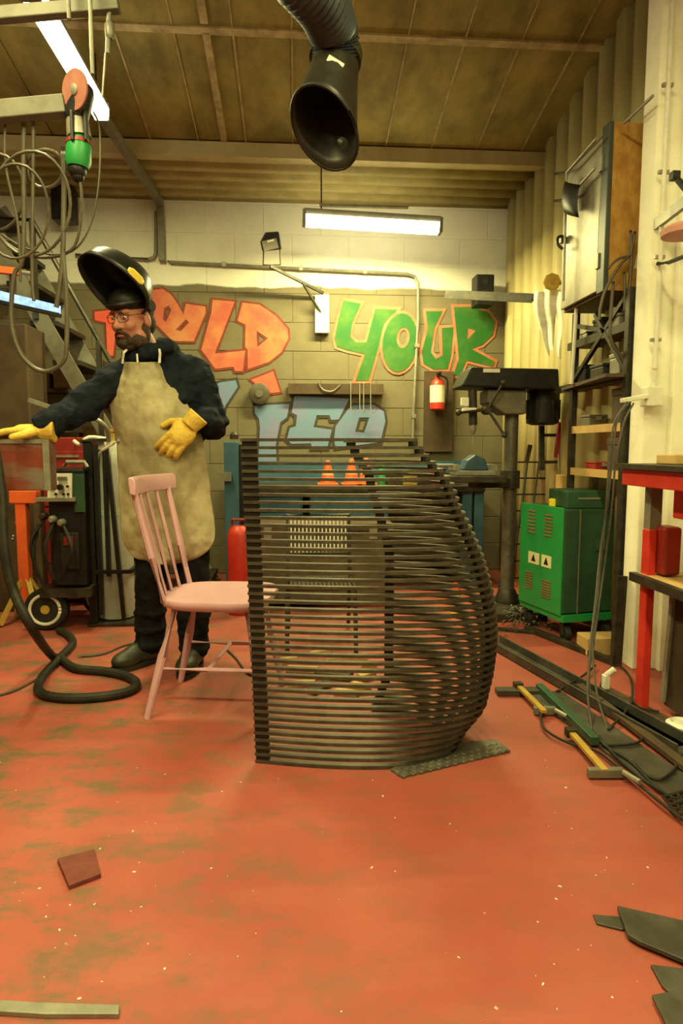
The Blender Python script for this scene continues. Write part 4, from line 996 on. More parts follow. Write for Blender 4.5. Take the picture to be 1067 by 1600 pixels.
for z, y, dx, dy, dz, m_, lab, cat in items:
    t2 = thing('shelf_box', (1.61, y, z+.001), lab, cat)
    g = G(); g.bb((1.61-dx/2, y-dy/2, z+.001), (1.61+dx/2, y+dy/2, z+dz*.8)); g.build('body', m_, t2, False, .006)
    g = G(); g.bb((1.61-dx/2-.003, y-dy/2-.003, z+dz*.8), (1.61+dx/2+.003, y+dy/2+.003, z+dz)); g.build('lid', m_, t2, False, .004)
    g = G(); g.box((1.61, y-dy/2-.006, z+dz*.72), (.03,.008,.02)); g.build('catch', M_gal, t2, False)
# leaning white tube
g = G(); g.cyl(PX(901, 475, 1.50), PX(893, 600, 1.50), .010, n=10); tag(g.build('white_tube', M_white, None), 'white tube propped upright beside the rack', 'tube')
# cables looped over the chipboard side
t = thing('cable_bundle', PX(960, 520, 1.45), 'grey cable loops draped from the chipboard cabinet side', 'cable')
for pts, r in (([(992,362),(985,395),(972,410),(958,430),(945,455),(938,480),(936,500)], .007), ([(985,400),(965,405),(950,420)], .006), ([(985,360),(986,400),(984,440),(980,470)], .007), ([(975,425),(976,460),(976,485)], .007), ([(958,440),(955,480),(953,520),(958,540),(972,560),(990,600)], .008), ([(996,410),(1000,440),(990,470),(984,480)], .006)):
    g = G(); g.tube([P(x, y, 2.99) for x, y in pts], r, 8, sm=5); g.build('strand', M_bcable, t)
# angle iron sticking out past the pillar
g = G(); g.bar(P(1008, 364, 2.94-.02), P(1075, 312, 2.5), .02, .045); g.bar(P(1010, 362, 2.93), P(996, 420, 2.96), .012, .03); tag(g.build('angle_iron', M_gal, None, False), 'grey angle iron bracket crossing the cream pillar', 'bracket')
g = G(); g.tube([P(1052, 274, 2.5), P(1060, 282, 2.45), P(1075, 300, 2.4)], .012, 8); g.box(P(1054, 275, 2.49), (.03,.03,.03)); tag(g.build('wall_hook', M_black, None), 'black hook at the right edge above the angle iron', 'hook')
g = G(); g.lathe(P(1070, 372, 2.45), (0,0,1), [(0,.03),(.01,.085),(.03,.09),(.045,.07),(.055,.02)], 18); tag(g.build('plastic_bowl', mat('faded red', (.5,.24,.2)), None), 'faded red plastic bowl resting on the bracket at the right edge', 'bowl')
g = G(); g.tube([P(1028, 412, 2.74), P(1045, 410, 2.65), P(1075, 398, 2.5)], .009, 8); tag(g.build('wall_hook', M_dsteel, None), 'thin dark rod hook below the faded red bowl', 'hook')

# conduit, socket and its plugs
t = thing('power_socket', P(1018, 622, 2.76), 'white wall socket box with conduit on the cream pillar', 'socket')
xc = P(1024, 560, 2.75).x
g = G(); c = P(1018, 620, 2.76); g.box(c, (.075, .06, .085)); g.build('box', M_white, t, False, .005)
g = G(); g.cyl((xc, 2.752, c.z+.04), (xc, 2.752, c.z+.12), .007, n=8); g.cyl((xc, 2.752, c.z+.12), (xc, 2.752, c.z+.18), .012, n=10); g.cyl((xc, 2.752, c.z+.18), (xc, 2.752, 3.3), .010, n=10); g.build('conduit', M_white, t)
for z in (1.50, 1.85, 2.2, 2.55, 2.9):
    g = G(); g.box((xc, 2.757, z), (.045, .016, .014)); g.build('clip', M_gal, t, False)
g = G(); g.bar(c+V((-.035,-.02,-.0)), P(972, 626, 2.70), .03, .02); g.build('plug', M_white, t, False, .004)
for k, pts in enumerate(([(985,628),(966,650),(958,700),(950,780),(938,860),(930,940),(922,1010),(918,1080),(925,1140)], [(990,630),(975,660),(962,720),(955,800),(942,900),(928,1000),(920,1060),(930,1120),(936,1150)], [(980,628),(960,660),(952,720),(945,820),(935,920),(926,1000),(932,1080),(950,1140)])):
    g = G(); n_ = len(pts); g.tube([P(x, y, 2.68-.42*max(0, (i-4)/(n_-5))) if i < n_-1 else PZ(x, y, .008) for i, (x, y) in enumerate(pts)], .0045, 8, sm=5); g.build('cable', M_cable, t)

# red bench at the right edge
t = thing('red_bench', (1.5, 1.9, 0), 'red steel workbench at the right edge', 'workbench')
bz0, bz1 = .888, .952
g = G(); g.bb((1.262, .7, bz0), (XR+.09, 2.41, bz1)); g.build('top_frame', M_red, t, False, .004)
g = G(); g.bb((1.24, .7, bz1), (XR+.095, 2.43, bz1+.018)); g.build('worktop', M_dsteel, t, False)
for y, in ((2.345,), (.85,)):
    g = G(); g.bb((1.335, y-.02, 0), (1.368, y+.03, .72)); g.build('leg', M_red, t, False, .004)
    g = G(); g.bb((1.345, y-.005, .72), (1.39, y+.04, bz0)); g.build('leg_sleeve', M_grey, t, False)
g = G(); g.bb((1.369, 2.28, .55), (1.44, 2.37, .735)); g.build('bracket_box', M_dred, t, False, .012)
g = G(); g.bb((1.37, .9, .775), (1.6, 2.24, bz0-.001)); dr = g.build('drawer', M_red, t, False, .006)
g = G(); g.bb((1.358, 1.3, .835), (1.37, 1.7, .85)); g.build('handle', M_dred, dr, False)
g = G(); g.bb((1.30, .7, .515), (XR+.09, 2.38, .545)); g.build('lower_shelf', M_wood, t, False)
g = G(); g.bb((1.295, .7, .515), (1.32, 2.385, .548)); g.build('shelf_edge', M_dsteel, t, False)
g = G(); g.bb((1.43, .8, .03), (XR+.08, 2.33, .47)); g.build('lower_cabinet', M_brown, t, False)
g = G(); g.bar((1.40, 2.29, .06), (1.42, 2.29, .47), .012, .02, V((0,1,0))); g.build('stay', M_gal, t, False)
g = G(); p = P(1050, 716, 2.3); g.bb((p.x-.05, 2.2, bz1+.019), (p.x+.12, 2.32, bz1+.055)); tag(g.build('wood_block', M_wood, None, False, .004), 'pale wood block lying on the red bench', 'wood block')
c = PZ(1056, 1150); g = G(); g.lathe((c.x+.04, c.y+.03, .001), (0,0,1), [(0,.05),(.03,.055),(.04,.04),(.03,.03)], 18); o = tag(g.build('tape_roll', M_white, None), 'white tape roll on the floor in front of the red bench', 'tape')

# ================================================================== PILLAR DRILL
t = thing('pillar_drill', (1.33, 3.92, 0), 'black and grey pillar drill standing before the cream cladding', 'drill press')
dx, dy = 1.33, 3.92
g = G(); g.bb((dx-.18, dy-.28, .0), (dx+.16, dy+.16, .055)); g.build('base', M_dsteel, t, False, .01)
g = G(); g.cyl((dx, dy, .05), (dx, dy, 1.30), .042, n=18); g.build('column', M_steel, t)
g = G(); g.lathe((dx, dy, .05), (0,0,1), [(0,.075),(.03,.075),(.09,.05)], 18); g.build('collar', M_dsteel, t); g = G(); g.lathe((dx, dy, .78), (0,0,1), [(0,.06),(.11,.06)], 18); g.build('collar', M_dsteel, t)
a = P(716, 605, 3.86); b = P(866, 577, 3.86)
g = G(); z0, z1 = a.z, b.z; w = .13
pl = [(a.x, z0), (b.x+.01, z0-.02), (b.x, z1-.005), (a.x+.055, z1)]
g.prism([V((x, dy-w, z)) for x, z in pl], (0, 2*w, 0)); g.build('belt_cover', M_black, t, False, .01)
g = G(); q0, q1 = P(730, 579, dy-w-.005), P(782, 584, dy-w-.005); c_ = P(768, 579, dy-w-.004); g.box(c_, (.10, .006, .022)); g.build('label', M_white, t, False)
g = G(); a, b = P(757, 610, 3.9), P(816, 648, 3.9); g.prism([V((a.x, dy-.09, a.z)), V((b.x, dy-.09, a.z)), V((b.x, dy-.09, b.z)), V((a.x+.11, dy-.09, b.z)), V((a.x, dy-.09, b.z+.07))], (0,.18,0)); g.build('head_casting', M_lgrey, t, False, .01)
g = G(); c_ = P(850, 633, 3.95); g.lathe((c_.x, 3.97, P(850, 664, 3.95).z), (0,0,1), [(0,.07),(.012,.10),(.20,.10),(.22,.08)], 22); mo = g.build('motor', M_black, t)
for i in range(8):
    g = G(); an = PI+PI*i/7; g.box((c_.x+.1*math.cos(an), 3.97+.1*math.sin(an), P(850, 640, 3.95).z), (.012,.012,.12), Matrix.Rotation(an, 3, 'Z')); g.build('fin', M_rubber, mo, False)
g = G(); a, b = P(738, 615, 3.84), P(739, 664, 3.84); g.cyl(a+V((0,0,.02)), b, .026, n=14); g.build('quill', M_dsteel, t)
g = G(); c_ = P(726, 628, 3.8); g.box(c_, (.045, .03, .05)); g.box(P(733, 640, 3.8), (.08,.05,.02)); g.build('depth_stop', M_white, t, False, .004)
g = G(); g.lathe(P(739, 655, 3.84), (0,0,-1), [(0,.014),(.02,.022),(.065,.022),(.09,.010)], 14); g.cyl(P(739, 668, 3.84), P(740, 700, 3.84), .005, n=8); g.build('chuck', M_gal, t)
hb_ = P(762, 640, 3.78)
for pe in ((786, 598), (788, 680), (716, 645)):
    g = G(); e = P(*pe, 3.74); g.cyl(hb_, e, .008, n=8); g.ell(e, .018); g.build('feed_lever', M_dsteel, t)
g = G(); g.lathe(hb_+V((0,.05,0)), (0,-1,0), [(0,.03),(.05,.03),(.06,.02)], 14); g.build('hub', M_dsteel, t)
zt = P(735, 742, 3.84).z
g = G(); a, b = P(690, 740, 3.84), P(785, 740, 3.84); g.bb((a.x, 3.66, zt-.04), (b.x-.03, 3.94, zt)); g.bar((dx, dy, zt-.05), ((a.x+b.x)/2, 3.84, zt-.05), .10, .06); g.build('table', M_dsteel, t, False, .006)
# vice on the drill table
t = thing('machine_vice', P(738, 735, 3.8), 'blue machine vice clamped on the drill table', 'vice')
c = P(738, 735, 3.80); c = V((c.x, 3.80, zt))
g = G(); g.bb((c.x-.12, 3.71, zt+.001), (c.x+.12, 3.89, zt+.03)); g.build('base', M_gal, t, False, .005)
g = G(); g.prism([V((c.x-.08, 3.74, zt+.03)), V((c.x+.085, 3.74, zt+.03)), V((c.x+.06, 3.74, zt+.10)), V((c.x+.0, 3.74, zt+.125)), V((c.x-.05, 3.74, zt+.09))], (0,.12,0)); g.build('jaw', mat('deep blue paint', (.02,.055,.10), (.035,.08,.13), 9, .45), t, False, .008)
g = G(); g.bb((c.x-.125, 3.71, zt+.03), (c.x-.10, 3.89, zt+.065)); g.bb((c.x+.10, 3.71, zt+.03), (c.x+.125, 3.89, zt+.065)); g.build('stop', M_gal, t, False)
g = G(); g.cyl((c.x-.12, 3.80, zt+.06), (c.x-.24, 3.80, zt+.06), .010, n=10); g.cyl((c.x-.23, 3.74, zt+.06), (c.x-.23, 3.86, zt+.06), .006, n=8); g.build('screw', M_gal, t)

# hanging rags on the arm, disc hook
M_rag = mat('white rag', (0.80, 0.78, 0.70), (0.55, 0.52, 0.44), 9, .85, bump=.5, bscale=20)
g = G(); vs = []; fs = []
rr = [(452,834,884),(470,836,884),(490,836,884),(510,840,884),(530,850,882),(545,856,880),(556,860,878)]
for y, xa, xb in rr:
    for i in range(11):
        t_ = i/10; vs.append(P(xa+(xb-xa)*t_+3*math.sin(y*.09), y+5*math.sin(t_*9), 4.26-.18*t_+.022*math.sin(t_*16+y*.02)))
for r in range(len(rr)-1):
    for i in range(10): fs.append((r*11+i, (r+1)*11+i, (r+1)*11+i+1, r*11+i+1))
g.add(vs, fs); o = g.build('hanging_rag', M_rag, None, True, 0, 2); tag(o, 'crumpled white rag hanging at the end of the steel arm', 'rag'); so = o.modifiers.new('s','SUBSURF'); so.levels = so.render_levels = 2; so = o.modifiers.new('thick','SOLIDIFY'); so.thickness = .006
g = G(); c = P(862, 441, 4.1); g.lathe(c, (-.2,-1,0), [(0,.055),(.012,.055),(.016,.045),(.016,.018),(.02,.012)], 8); g.cyl(c, (XR-.01, c.y+.02, c.z), .012, n=8); tag(g.build('cast_handwheel', M_brass, None, False), 'yellowish eight sided handwheel on the cladding above the rag', 'handwheel')
# dark uprights of the tool rail behind the drill
t = thing('tool_rail', (1.6, 4.4, .9), 'dark steel tool rail on the cladding behind the drill motor', 'rail')
for px, pa, pb in ((846, 665, 735), (884, 560, 745)):
    a, b = P(px, pa, 4.05), P(px, pb, 4.05); g = G(); g.bar(a, b, .03, .03, V((0,1,0))); g.build('upright', M_dsteel, t, False)
for pa, pb in (((846,680),(886,680)), ((846,722),(886,722))):
    g = G(); g.bar(P(*pa, 4.06), P(*pb, 4.06), .02, .02); g.build('crossbar', M_dsteel, t, False)
g = G(); g.bar(P(875, 660, 4.02), P(868, 715, 4.02), .02, .02, V((0,1,0))); g.build('red_handle', M_dred, t, False)
g = G(); g.bar(P(828, 695, 4.3), P(822, 722, 4.3), .03, .02, V((0,1,0))); g.build('hook', M_brown, t, False)

# leaning wire grid panel over white tiles of stacked blocks
t = thing('wire_grid', PZ(815, 950), 'black wire grid panel leaning between the drill and green machine', 'grid')
ga, gb, gc, gd = P(806, 722, 4.35), P(878, 722, 4.35), P(850, 930, 4.1), P(778, 930, 4.1)
for i in range(5):
    g = G(); g.cyl(ga.lerp(gb, i/4), gd.lerp(gc, i/4), .007, n=6); g.build('wire', M_black, t)
for i in range(9):
    g = G(); g.cyl(ga.lerp(gd, i/8), gb.lerp(gc, i/8), .006, n=6); g.build('wire', M_black, t)

# green welding set on its trolley
t = thing('welding_set', (1.5, 3.4, 0), 'big green welding set with vents standing beside the cream pillar', 'welder')
p0, p1 = V((1.39, 3.22, 0)), V((1.30, 3.60, 0)); ev = V((.30, .055, 0)); zb_, zt_ = .155, .71
def quad(p, q_, r, s_, z0, z1, g): g.prism([V((k.x, k.y, z0)) for k in (p, q_, r, s_)], (0,0,z1-z0)); return g
g = G(); quad(p0, p0+ev, p1+ev, p1, zb_, zt_, g); g.build('case', M_dgreen, t, False, .008)
fd = (p1-p0).normalized(); fn = V((-fd.y, fd.x, 0)); fn = fn if fn.x < 0 else -fn
fl_ = (p1-p0).length
def fp(u, z, o_=.0): return p0+fd*u*fl_+fn*o_+V((0,0,z))
g = G(); g.prism([fp(.0,zb_-.01,0), fp(1,zb_-.01,0), fp(1,zt_+.01,0), fp(.0,zt_+.01,0)], fn*.012); g.build('front_panel', M_green, t, False, .004)
M_vent = mat('rusty vent', (.16,.09,.04), (.22,.13,.06), 20, .7)
for u0, u1, z0, z1 in ((.22,.40,.56,.67), (.62,.80,.56,.68), (.22,.42,.22,.31), (.65,.82,.24,.33)):
    nsl = 7
    for i in range(nsl):
        z = z0+(z1-z0)*i/(nsl-1); g = G(); g.prism([fp(u0,z-.004,.012), fp(u1,z-.004,.012), fp(u1,z+.004,.012), fp(u0,z+.004,.012)], fn*.004); g.build('vent_slot', M_vent, t, False)
for u0, u1 in ((.22,.44), (.50,.76)):
    g = G(); g.prism([fp(u0,.385,.012), fp(u1,.385,.012), fp(u1,.45,.012), fp(u0,.45,.012)], fn*.003); lb = g.build('warning_label', mat('cream label', (.62,.58,.34)), t, False)
    um = (u0+u1)/2; g = G(); g.prism([fp(um-.05,.40,.015), fp(um+.05,.40,.015), fp(um,.44,.015)], fn*.002); g.build('symbol', M_black, lb, False)
g = G(); q0 = p0+ev*.28+V((0,-.004,0)); q1 = p0+ev*.30+V((0,-.004,0)); g.prism([q0+V((0,0,zb_)), q1+V((0,0,zb_)), q1+V((0,0,zt_)), q0+V((0,0,zt_))], (0,-.006,0)); g.build('seam_strip', M_grey, t, False)
g = G(); e_ = p0+ev*.72; g.box(e_+V((0,-.008,.52)), (.07,.012,.06)); g.build('side_label', M_dgreen, t, False)
g = G(); quad(p0+V((.0,-.02,0)), p0+ev+V((0,-.02,0)), p1+ev, p1, .115, .15, g); g.build('chassis', M_green, t, False)
for u, v_ in ((0.03, .12), (.9, .12), (.03, .9), (.9, .9)):
    p = p0+fd*fl_*u+ev*v_; g = G(); g.cyl(p+V((-.015,0,.045)), p+V((.015,0,.045)), .045, n=16); g.bb(p+V((-.02,-.012,.05)), p+V((-.014,.012,.12))) if False else None; g.build('wheel', M_rubber, t)
    g = G(); g.bb(p+V((-.024,-.015,.04)), p+V((-.016,.015,.12))); g.build('wheel_fork', M_dsteel, t, False)
# box and scraps on top of it
g = G(); g.bb((1.42, 3.27, zt_+.001), (1.66, 3.52, zt_+.095)); o = g.build('steel_case', M_dgreen, None, False, .006); tag(o, 'dark green steel case lying on the green welding set', 'case')
g = G(); g.bb((1.48, 3.266, zt_+.05), (1.60, 3.2695, zt_+.06)); g.build('latch', M_gal, o, False)
g = G(); c = P(866, 776, 3.45); g.lathe((c.x, c.y, zt_+.001), (0,0,1), [(0,.028),(.035,.030),(.04,.02)], 14); tag(g.build('yellow_spool', mat('bright yellow', (.8,.62,.03)), None), 'bright yellow spool on the edge of the green welding set', 'spool')
for i, (px, w_) in enumerate(((880, .06), (900, .055), (926, .09))):
    c = P(px, 765, 3.85); g = G(); g.bb((c.x-w_/2, 3.80, .0), (c.x+w_/2, 3.90, P(px, 742, 3.85).z)); tag(g.build('timber_post', M_wood, None, False, .004), ['narrow pale timber post left of the three behind the green welding set', 'middle pale timber post behind the green welding set', 'widest pale timber post behind the green welding set'][i], 'timber', 'timber posts behind the welding set')
# small bits by the welding set
c = PZ(960, 1020); g = G(); g.bb((1.43, 3.0, .001), (1.62, 3.12, .09)); tag(g.build('wood_offcut', M_wood, None, False, .005), 'pale wood offcut on the floor under the green welding set', 'wood offcut')
g = G(); g.bar(P(962, 1046, 2.85)*1.0, P(972, 900, 2.86), .045, .02, V((0,1,0))); tag(g.build('flat_bar', M_dsteel, None, False), 'dark flat bar leaning on the cream pillar', 'steel bar')

# ================================================================== STEEL ON THE FLOOR, RIGHT
def lay_bar(name, p, q_, w, h, m_, label, cat, z=0.0, channel=False):
    a, b = PZ(*p, z), PZ(*q_, z); a.z = b.z = z; g = G()
    if channel:
        x, y, d = frame(b-a); 
        g.bar(a+V((0,0,.004)), b+V((0,0,.004)), w, .008)
        for s_ in (-1, 1): g.bar(a+x*s_*(w/2-.004)+V((0,0,h/2)), b+x*s_*(w/2-.004)+V((0,0,h/2)), .008, h)
    else: g.bar(a+V((0,0,h/2)), b+V((0,0,h/2)), w, h)
    return tag(g.build(name, m_, None, False, .002), label, cat)
lay_bar('steel_channel', (768,1006), (1075,1180), .10, .045, M_plate, 'wide grey steel channel lying along the right wall', 'steel bar', 0, True)
lay_bar('steel_bar', (822,985), (960,1040), .035, .03, M_dsteel, 'dark steel bar on the floor just before the green welding set', 'steel bar')
lay_bar('steel_bar', (775,1085), (845,1085), .05, .025, M_plate, 'short grey bar poking out behind the curved screen', 'steel bar')
lay_bar('steel_plate', (850,1085), (1075,1245), .15, .012, M_plate, 'long flat steel plate under the floor cables', 'steel plate')
lay_bar('steel_plate', (930,1080), (1090,1165), .16, .008, M_brown, 'dirty brown plate in front of the red bench leg', 'steel plate')
lay_bar('steel_bar', (842,1078), (930,1165), .03, .03, M_dgreen, 'dark greenish square bar lying beside the yellow clamp', 'steel bar', .013)
lay_bar('steel_bar', (905,1075), (1075,1205), .035, .02, M_brown, 'brown rusty bar between the channel and the flat plate', 'steel bar', .013)
lay_bar('steel_bar', (775,985), (845,992), .025, .02, M_dsteel, 'thin dark bar beyond the end of the wide channel', 'steel bar')
def clamp(a, b, h0, h1, label):
    t = thing('bar_clamp', PZ(*a), label, 'clamp', 'bar clamps on the floor')
    g = G(); g.bar(PZ(*a, .03), PZ(*b, .03), .022, .012); g.build('bar', M_brass, t, False)
    g = G(); g.bar(PZ(*h0, .02), PZ(*h1, .02), .024, .03); g.build('jaw', M_lgrey, t, False, .004)
    p = PZ(*a, .03); d = (PZ(*b, .03)-p).normalized(); g = G(); g.bar(p-d*.005, p+d*.025, .036, .028); g.build('slide', M_dsteel, t, False)
    g = G(); q_ = PZ(*h1, .03); g.cyl(q_, q_+V((.02,-.06,0)), .009, n=8); g.build('screw', M_gal, t)
clamp((808,1070), (850,1112), (834,1110), (868,1110), 'smaller yellow bar clamp nearest the curved screen')
clamp((890,1142), (945,1205), (918,1207), (974,1207), 'larger yellow bar clamp lying across the floor cables')
t = thing('floor_cables', PZ(980, 1180), 'tangle of dark cables snaking over the steel plates at right', 'cable')
for pts in ([(845,1112),(848,1135),(870,1152),(900,1165),(935,1175),(985,1215),(1040,1260),(1080,1290)], [(925,1140),(945,1165),(985,1190),(1020,1225),(1080,1270)], [(936,1150),(960,1180),(1010,1222),(1080,1262)], [(1067,1180),(1050,1205),(1030,1218),(1005,1208),(990,1190)], [(950,1140),(985,1100),(985,1060),(965,1040),(945,1055),(930,1100)], [(870,1080),(905,1060),(930,1040)], [(985,1090),(1000,1105),(1030,1112)], [(940,1165),(990,1162),(1010,1150)]):
    g = G(); g.tube([PZ(x, y, .017+.004*math.sin(i*1.3)) for i, (x, y) in enumerate(pts)], .0048, 8, sm=5); g.build('cable', M_rubber, t)
g = G(); a, b, c, d = PZ(1035,1245,.02), PZ(1090,1230,.02), PZ(1110,1270,.02), PZ(1065,1280,.02)
for i in range(6): g.cyl(a.lerp(b, i/5), d.lerp(c, i/5), .004, n=6); g.cyl(a.lerp(d, i/5), b.lerp(c, i/5), .004, n=6)
tag(g.build('wire_mesh', M_dsteel, None), 'small dark wire mesh piece at the right edge of the floor', 'mesh')
c = PZ(948, 1085); g = G(); g.bb((c.x-.012, c.y, .02), (c.x+.014, c.y+.03, .08)); g.cyl((c.x, c.y+.015, .075), (c.x+.03, c.y, .11), .013, n=12); tag(g.build('torch_handle', M_white, None, True, .004), 'white torch handle upright among the floor cables', 'torch')
# swarf heap
g = G()
c0_ = PZ(805, 968)
for i in range(420):
    r = abs(random.gauss(0, .11)); a = random.uniform(0, 2*PI); p = c0_+V((r*math.cos(a)*1.1, r*math.sin(a)*1.5, max(.004, .07-r*.3)*random.random()+.004)); d = V((random.uniform(-1,1), random.uniform(-1,1), random.uniform(-.3,.3))).normalized()*random.uniform(.015,.04)
    g.tube([p, p+d*.5+V((0,0,.008)), p+d], .0028, 4)
o = g.build('metal_shavings', M_steel, None); tag(o, 'heap of grey metal shavings around the drill foot', 'shavings'); o['kind'] = 'stuff'

# ================================================================== BACK BENCH AND THINGS BEHIND THE SCREEN
t = thing('blue_bench', (.45, 4.85, 0), 'blue steel workbench with dark top along the back wall', 'workbench')
x0, x1, z1 = P(352, 760, 4.6).x, P(757, 760, 4.6).x, P(520, 760, 4.6).z
g = G(); g.bb((x0, 4.58, z1-.045), (x1, 5.18, z1)); g.build('worktop', M_dsteel, t, False, .004)
g = G(); g.bb((x0, 5.15, z1), (x1, 5.18, z1+.17)); g.build('backboard', M_blue, t, False)
for a, b in ((x0+.08, x0+.55), (x0+.60, x0+1.10)):
    g = G(); g.bb((a, 4.66, .42), (b, 5.15, z1-.046)); bd = g.build('drawer_unit', M_blue, t, False, .006)
    for k in range(2):
        z = .45+k*.12; g = G(); g.bb((a+.015, 4.645, z), (b-.015, 4.662, z+.105)); dd = g.build('drawer', M_blue, bd, False, .004)
for x in (x0+.03, x1-.12, x1-.03, x0+1.14):
    g = G(); g.bb((x-.035, 4.62, 0), (x+.035, 4.69, z1-.045)); g.build('leg', M_blue, t, False, .005)
for x in (x0+.03, x1-.03):
    g = G(); g.bb((x-.03, 5.08, 0), (x+.03, 5.14, z1-.045)); g.build('leg', M_blue, t, False, .005)
g = G(); g.bb((x0, 4.65, .15), (x1, 5.12, .17)); g.build('lower_shelf', M_dsteel, t, False)
t = thing('press_frame', P(362, 900, 4.5), 'blue upright press column between the worker and the bar screen', 'press')
a, b = P(350, 690, 4.45), P(373, 690, 4.45); g = G(); g.bb((a.x, 4.42, .03), (b.x, 4.52, a.z)); g.build('column', M_blue, t, False, .006)
g = G(); g.bb((b.x, 4.43, .03), (b.x+.035, 4.51, a.z-.02)); g.build('guide', M_black, t, False)
g = G(); g.bb((a.x-.08, 4.36, 0), (b.x+.05, 4.57, .03)); g.build('foot', M_dsteel, t, False)
c = P(366, 684, 4.45); g = G(); g.lathe(c, (0,0,1), [(-.01,.03),(.02,.03),(.04,.015)], 12); g.build('cap', M_dsteel, t)
g = G(); g.box(P(352, 745, 4.40), (.08, .03, .06)); g.build('gauge_plate', M_grey, t, False)
# traffic cones
cone0 = None
for i, (px, h_) in enumerate(((512, .185), (549, .195), (572, .20))):
    c = P(px, 757, 4.75); loc = V((c.x, 4.75, z1))
    lab = ['orange traffic cone on the blue bench nearest the pink chair', 'middle orange traffic cone of the three on the blue bench', 'orange traffic cone on the blue bench nearest the drill'][i]
    if cone0 is None:
        t = thing('traffic_cone', (0,0,0), lab, 'cone', 'orange cones on the blue bench')
        g = G(); g.box((0,0,.008), (.16,.16,.016)); g.build('base', M_orange, t, False, .004)
        g = G(); g.lathe((0,0,.016), (0,0,1), [(0,.062),(.165,.018),(.17,.012)], 20); g.build('body', M_orange, t)
        g = G(); g.lathe((0,0,.075), (0,0,1), [(0,.0478),(.03,.0400)], 20); g.build('band', mat('pale orange band', (.82,.35,.15)), t); cone0 = t
    else: t = copy_tree(cone0); t['label'] = lab
    t.location = loc; t.scale = (.95, .95, h_/.186)
c = P(597, 757, 4.8); g = G(); g.lathe((c.x, 4.8, z1), (0,0,1), [(0,.035),(.10,.035),(.13,.015),(.15,.015)], 14); t = tag(g.build('green_bottle', M_green, None), 'green bottle on the blue bench beside the cones', 'bottle')
c = P(640, 757, 4.8); 
for i in range(5):
    c = P(618+i*22, 757, 4.72); s_ = (.10,.09,.07,.11,.08)[i]; m_ = (M_brown, M_brass, M_dsteel, M_dred, M_lgrey)[i]
    t = thing('parts_box', (c.x, 4.75, z1), ['brown parts box beside the green bottle', 'brassy parts box second from the green bottle', 'dark parts box in the middle of the bench row', 'dark red parts box on the bench behind the vice', 'worn grey parts box at the drill end of the bench'][i], 'box')
    g = G(); g.bb((c.x-.055, 4.70, z1+.001), (c.x+.055, 4.82, z1+s_)); g.build('body', m_, t, False, .005)
    g = G(); g.bb((c.x-.06, 4.695, z1+s_), (c.x+.06, 4.825, z1+s_+.012)); g.build('lid', M_dsteel, t, False, .003)
# olive trunk in front of the bench
t = thing('storage_chest', PZ(500, 945), 'olive brown steel storage chest before the blue bench behind the bar screen', 'chest')
a, b = P(388, 800, 4.05), P(612, 800, 4.05)
g = G(); g.bb((a.x, 4.05, .03), (b.x, 4.5, .50)); g.build('body', mat('olive brown paint', (.07,.055,.028), (.11,.085,.045), 7, .6), t, False, .008)
g = G(); g.bb((a.x-.01, 4.04, .50), (b.x+.01, 4.51, .55)); g.build('lid', M_brown, t, False, .006)
for x in (a.x+.12, b.x-.12):
    g = G(); g.bb((x-.025, 4.03, .45), (x+.025, 4.05, .53)); g.build('latch', M_gal, t, False)
    g = G(); g.bb((x-.04, 4.1, 0), (x+.04, 4.45, .03)); g.build('runner', M_dsteel, t, False)
# red canister
c = PZ(376, 958); t = thing('red_canister', c, 'red steel canister on the floor between the worker and the bar screen', 'canister')
g = G(); g.lathe(V((c.x, c.y, 0)), (0,0,1), [(0,.07),(.01,.075),(.50,.075),(.53,.06),(.55,.04)], 20); g.build('body', M_red, t)
g = G(); g.tube([V((c.x-.05, c.y, .53)), V((c.x-.04, c.y, .59)), V((c.x+.04, c.y, .59)), V((c.x+.05, c.y, .53))], .010, 8); g.build('handle', M_dred, t)
# perforated metal chair
t = thing('slatted_chair', PZ(500, 1010), 'low steel chair with slotted back seen through the bar screen', 'chair')
M_slot = mat('pale slat', (.55,.53,.45), (.42,.40,.33), 14, .4, .3)
ya, yb_ = 3.55, 3.18
zs = P(505, 915, 3.3).z; zt2 = P(500, 808, 3.55).z
xa, xb = P(455, 850, 3.55).x, P(540, 850, 3.55).x
for k in range(15):
    x = xa+(xb-xa)*k/14; g = G(); g.bar((x, ya-.02, zs+.14), (x, ya+.03, zt2), .007, .006, V((0,1,0))); g.build('back_slat', M_slot, t, False)
g = G(); g.tube([(xa-.02, ya-.03, zs), (xa-.02, ya+.03, zt2+.01), (xb+.02, ya+.03, zt2+.01), (xb+.02, ya-.03, zs)], .011, 8); g.build('back_frame', M_dsteel, t)
g = G(); g.bar((xa-.02, ya-.01, zs+.13), (xb+.02, ya-.01, zs+.13), .012, .012); g.build('back_rail', M_dsteel, t, False)
for k in range(15):
    x = xa+(xb-xa)*k/14; g = G(); g.bar((x, ya-.03, zs), (x, yb_, zs+.01), .014, .008); g.build('seat_slat', M_dsteel, t, False)
g = G(); g.tube([(xa-.02, ya-.03, zs), (xa-.02, yb_, zs+.01), (xb+.02, yb_, zs+.01), (xb+.02, ya-.03, zs)], .011, 8, closed=True); g.build('seat_frame', M_dsteel, t)
for x in (xa-.02, xb+.02):
    for y, yy in ((ya-.03, ya+.06), (yb_, yb_-.06)):
        g = G(); g.cyl((x, y, zs), (x, yy, 0), .011, n=8); g.build('leg', M_dsteel, t)
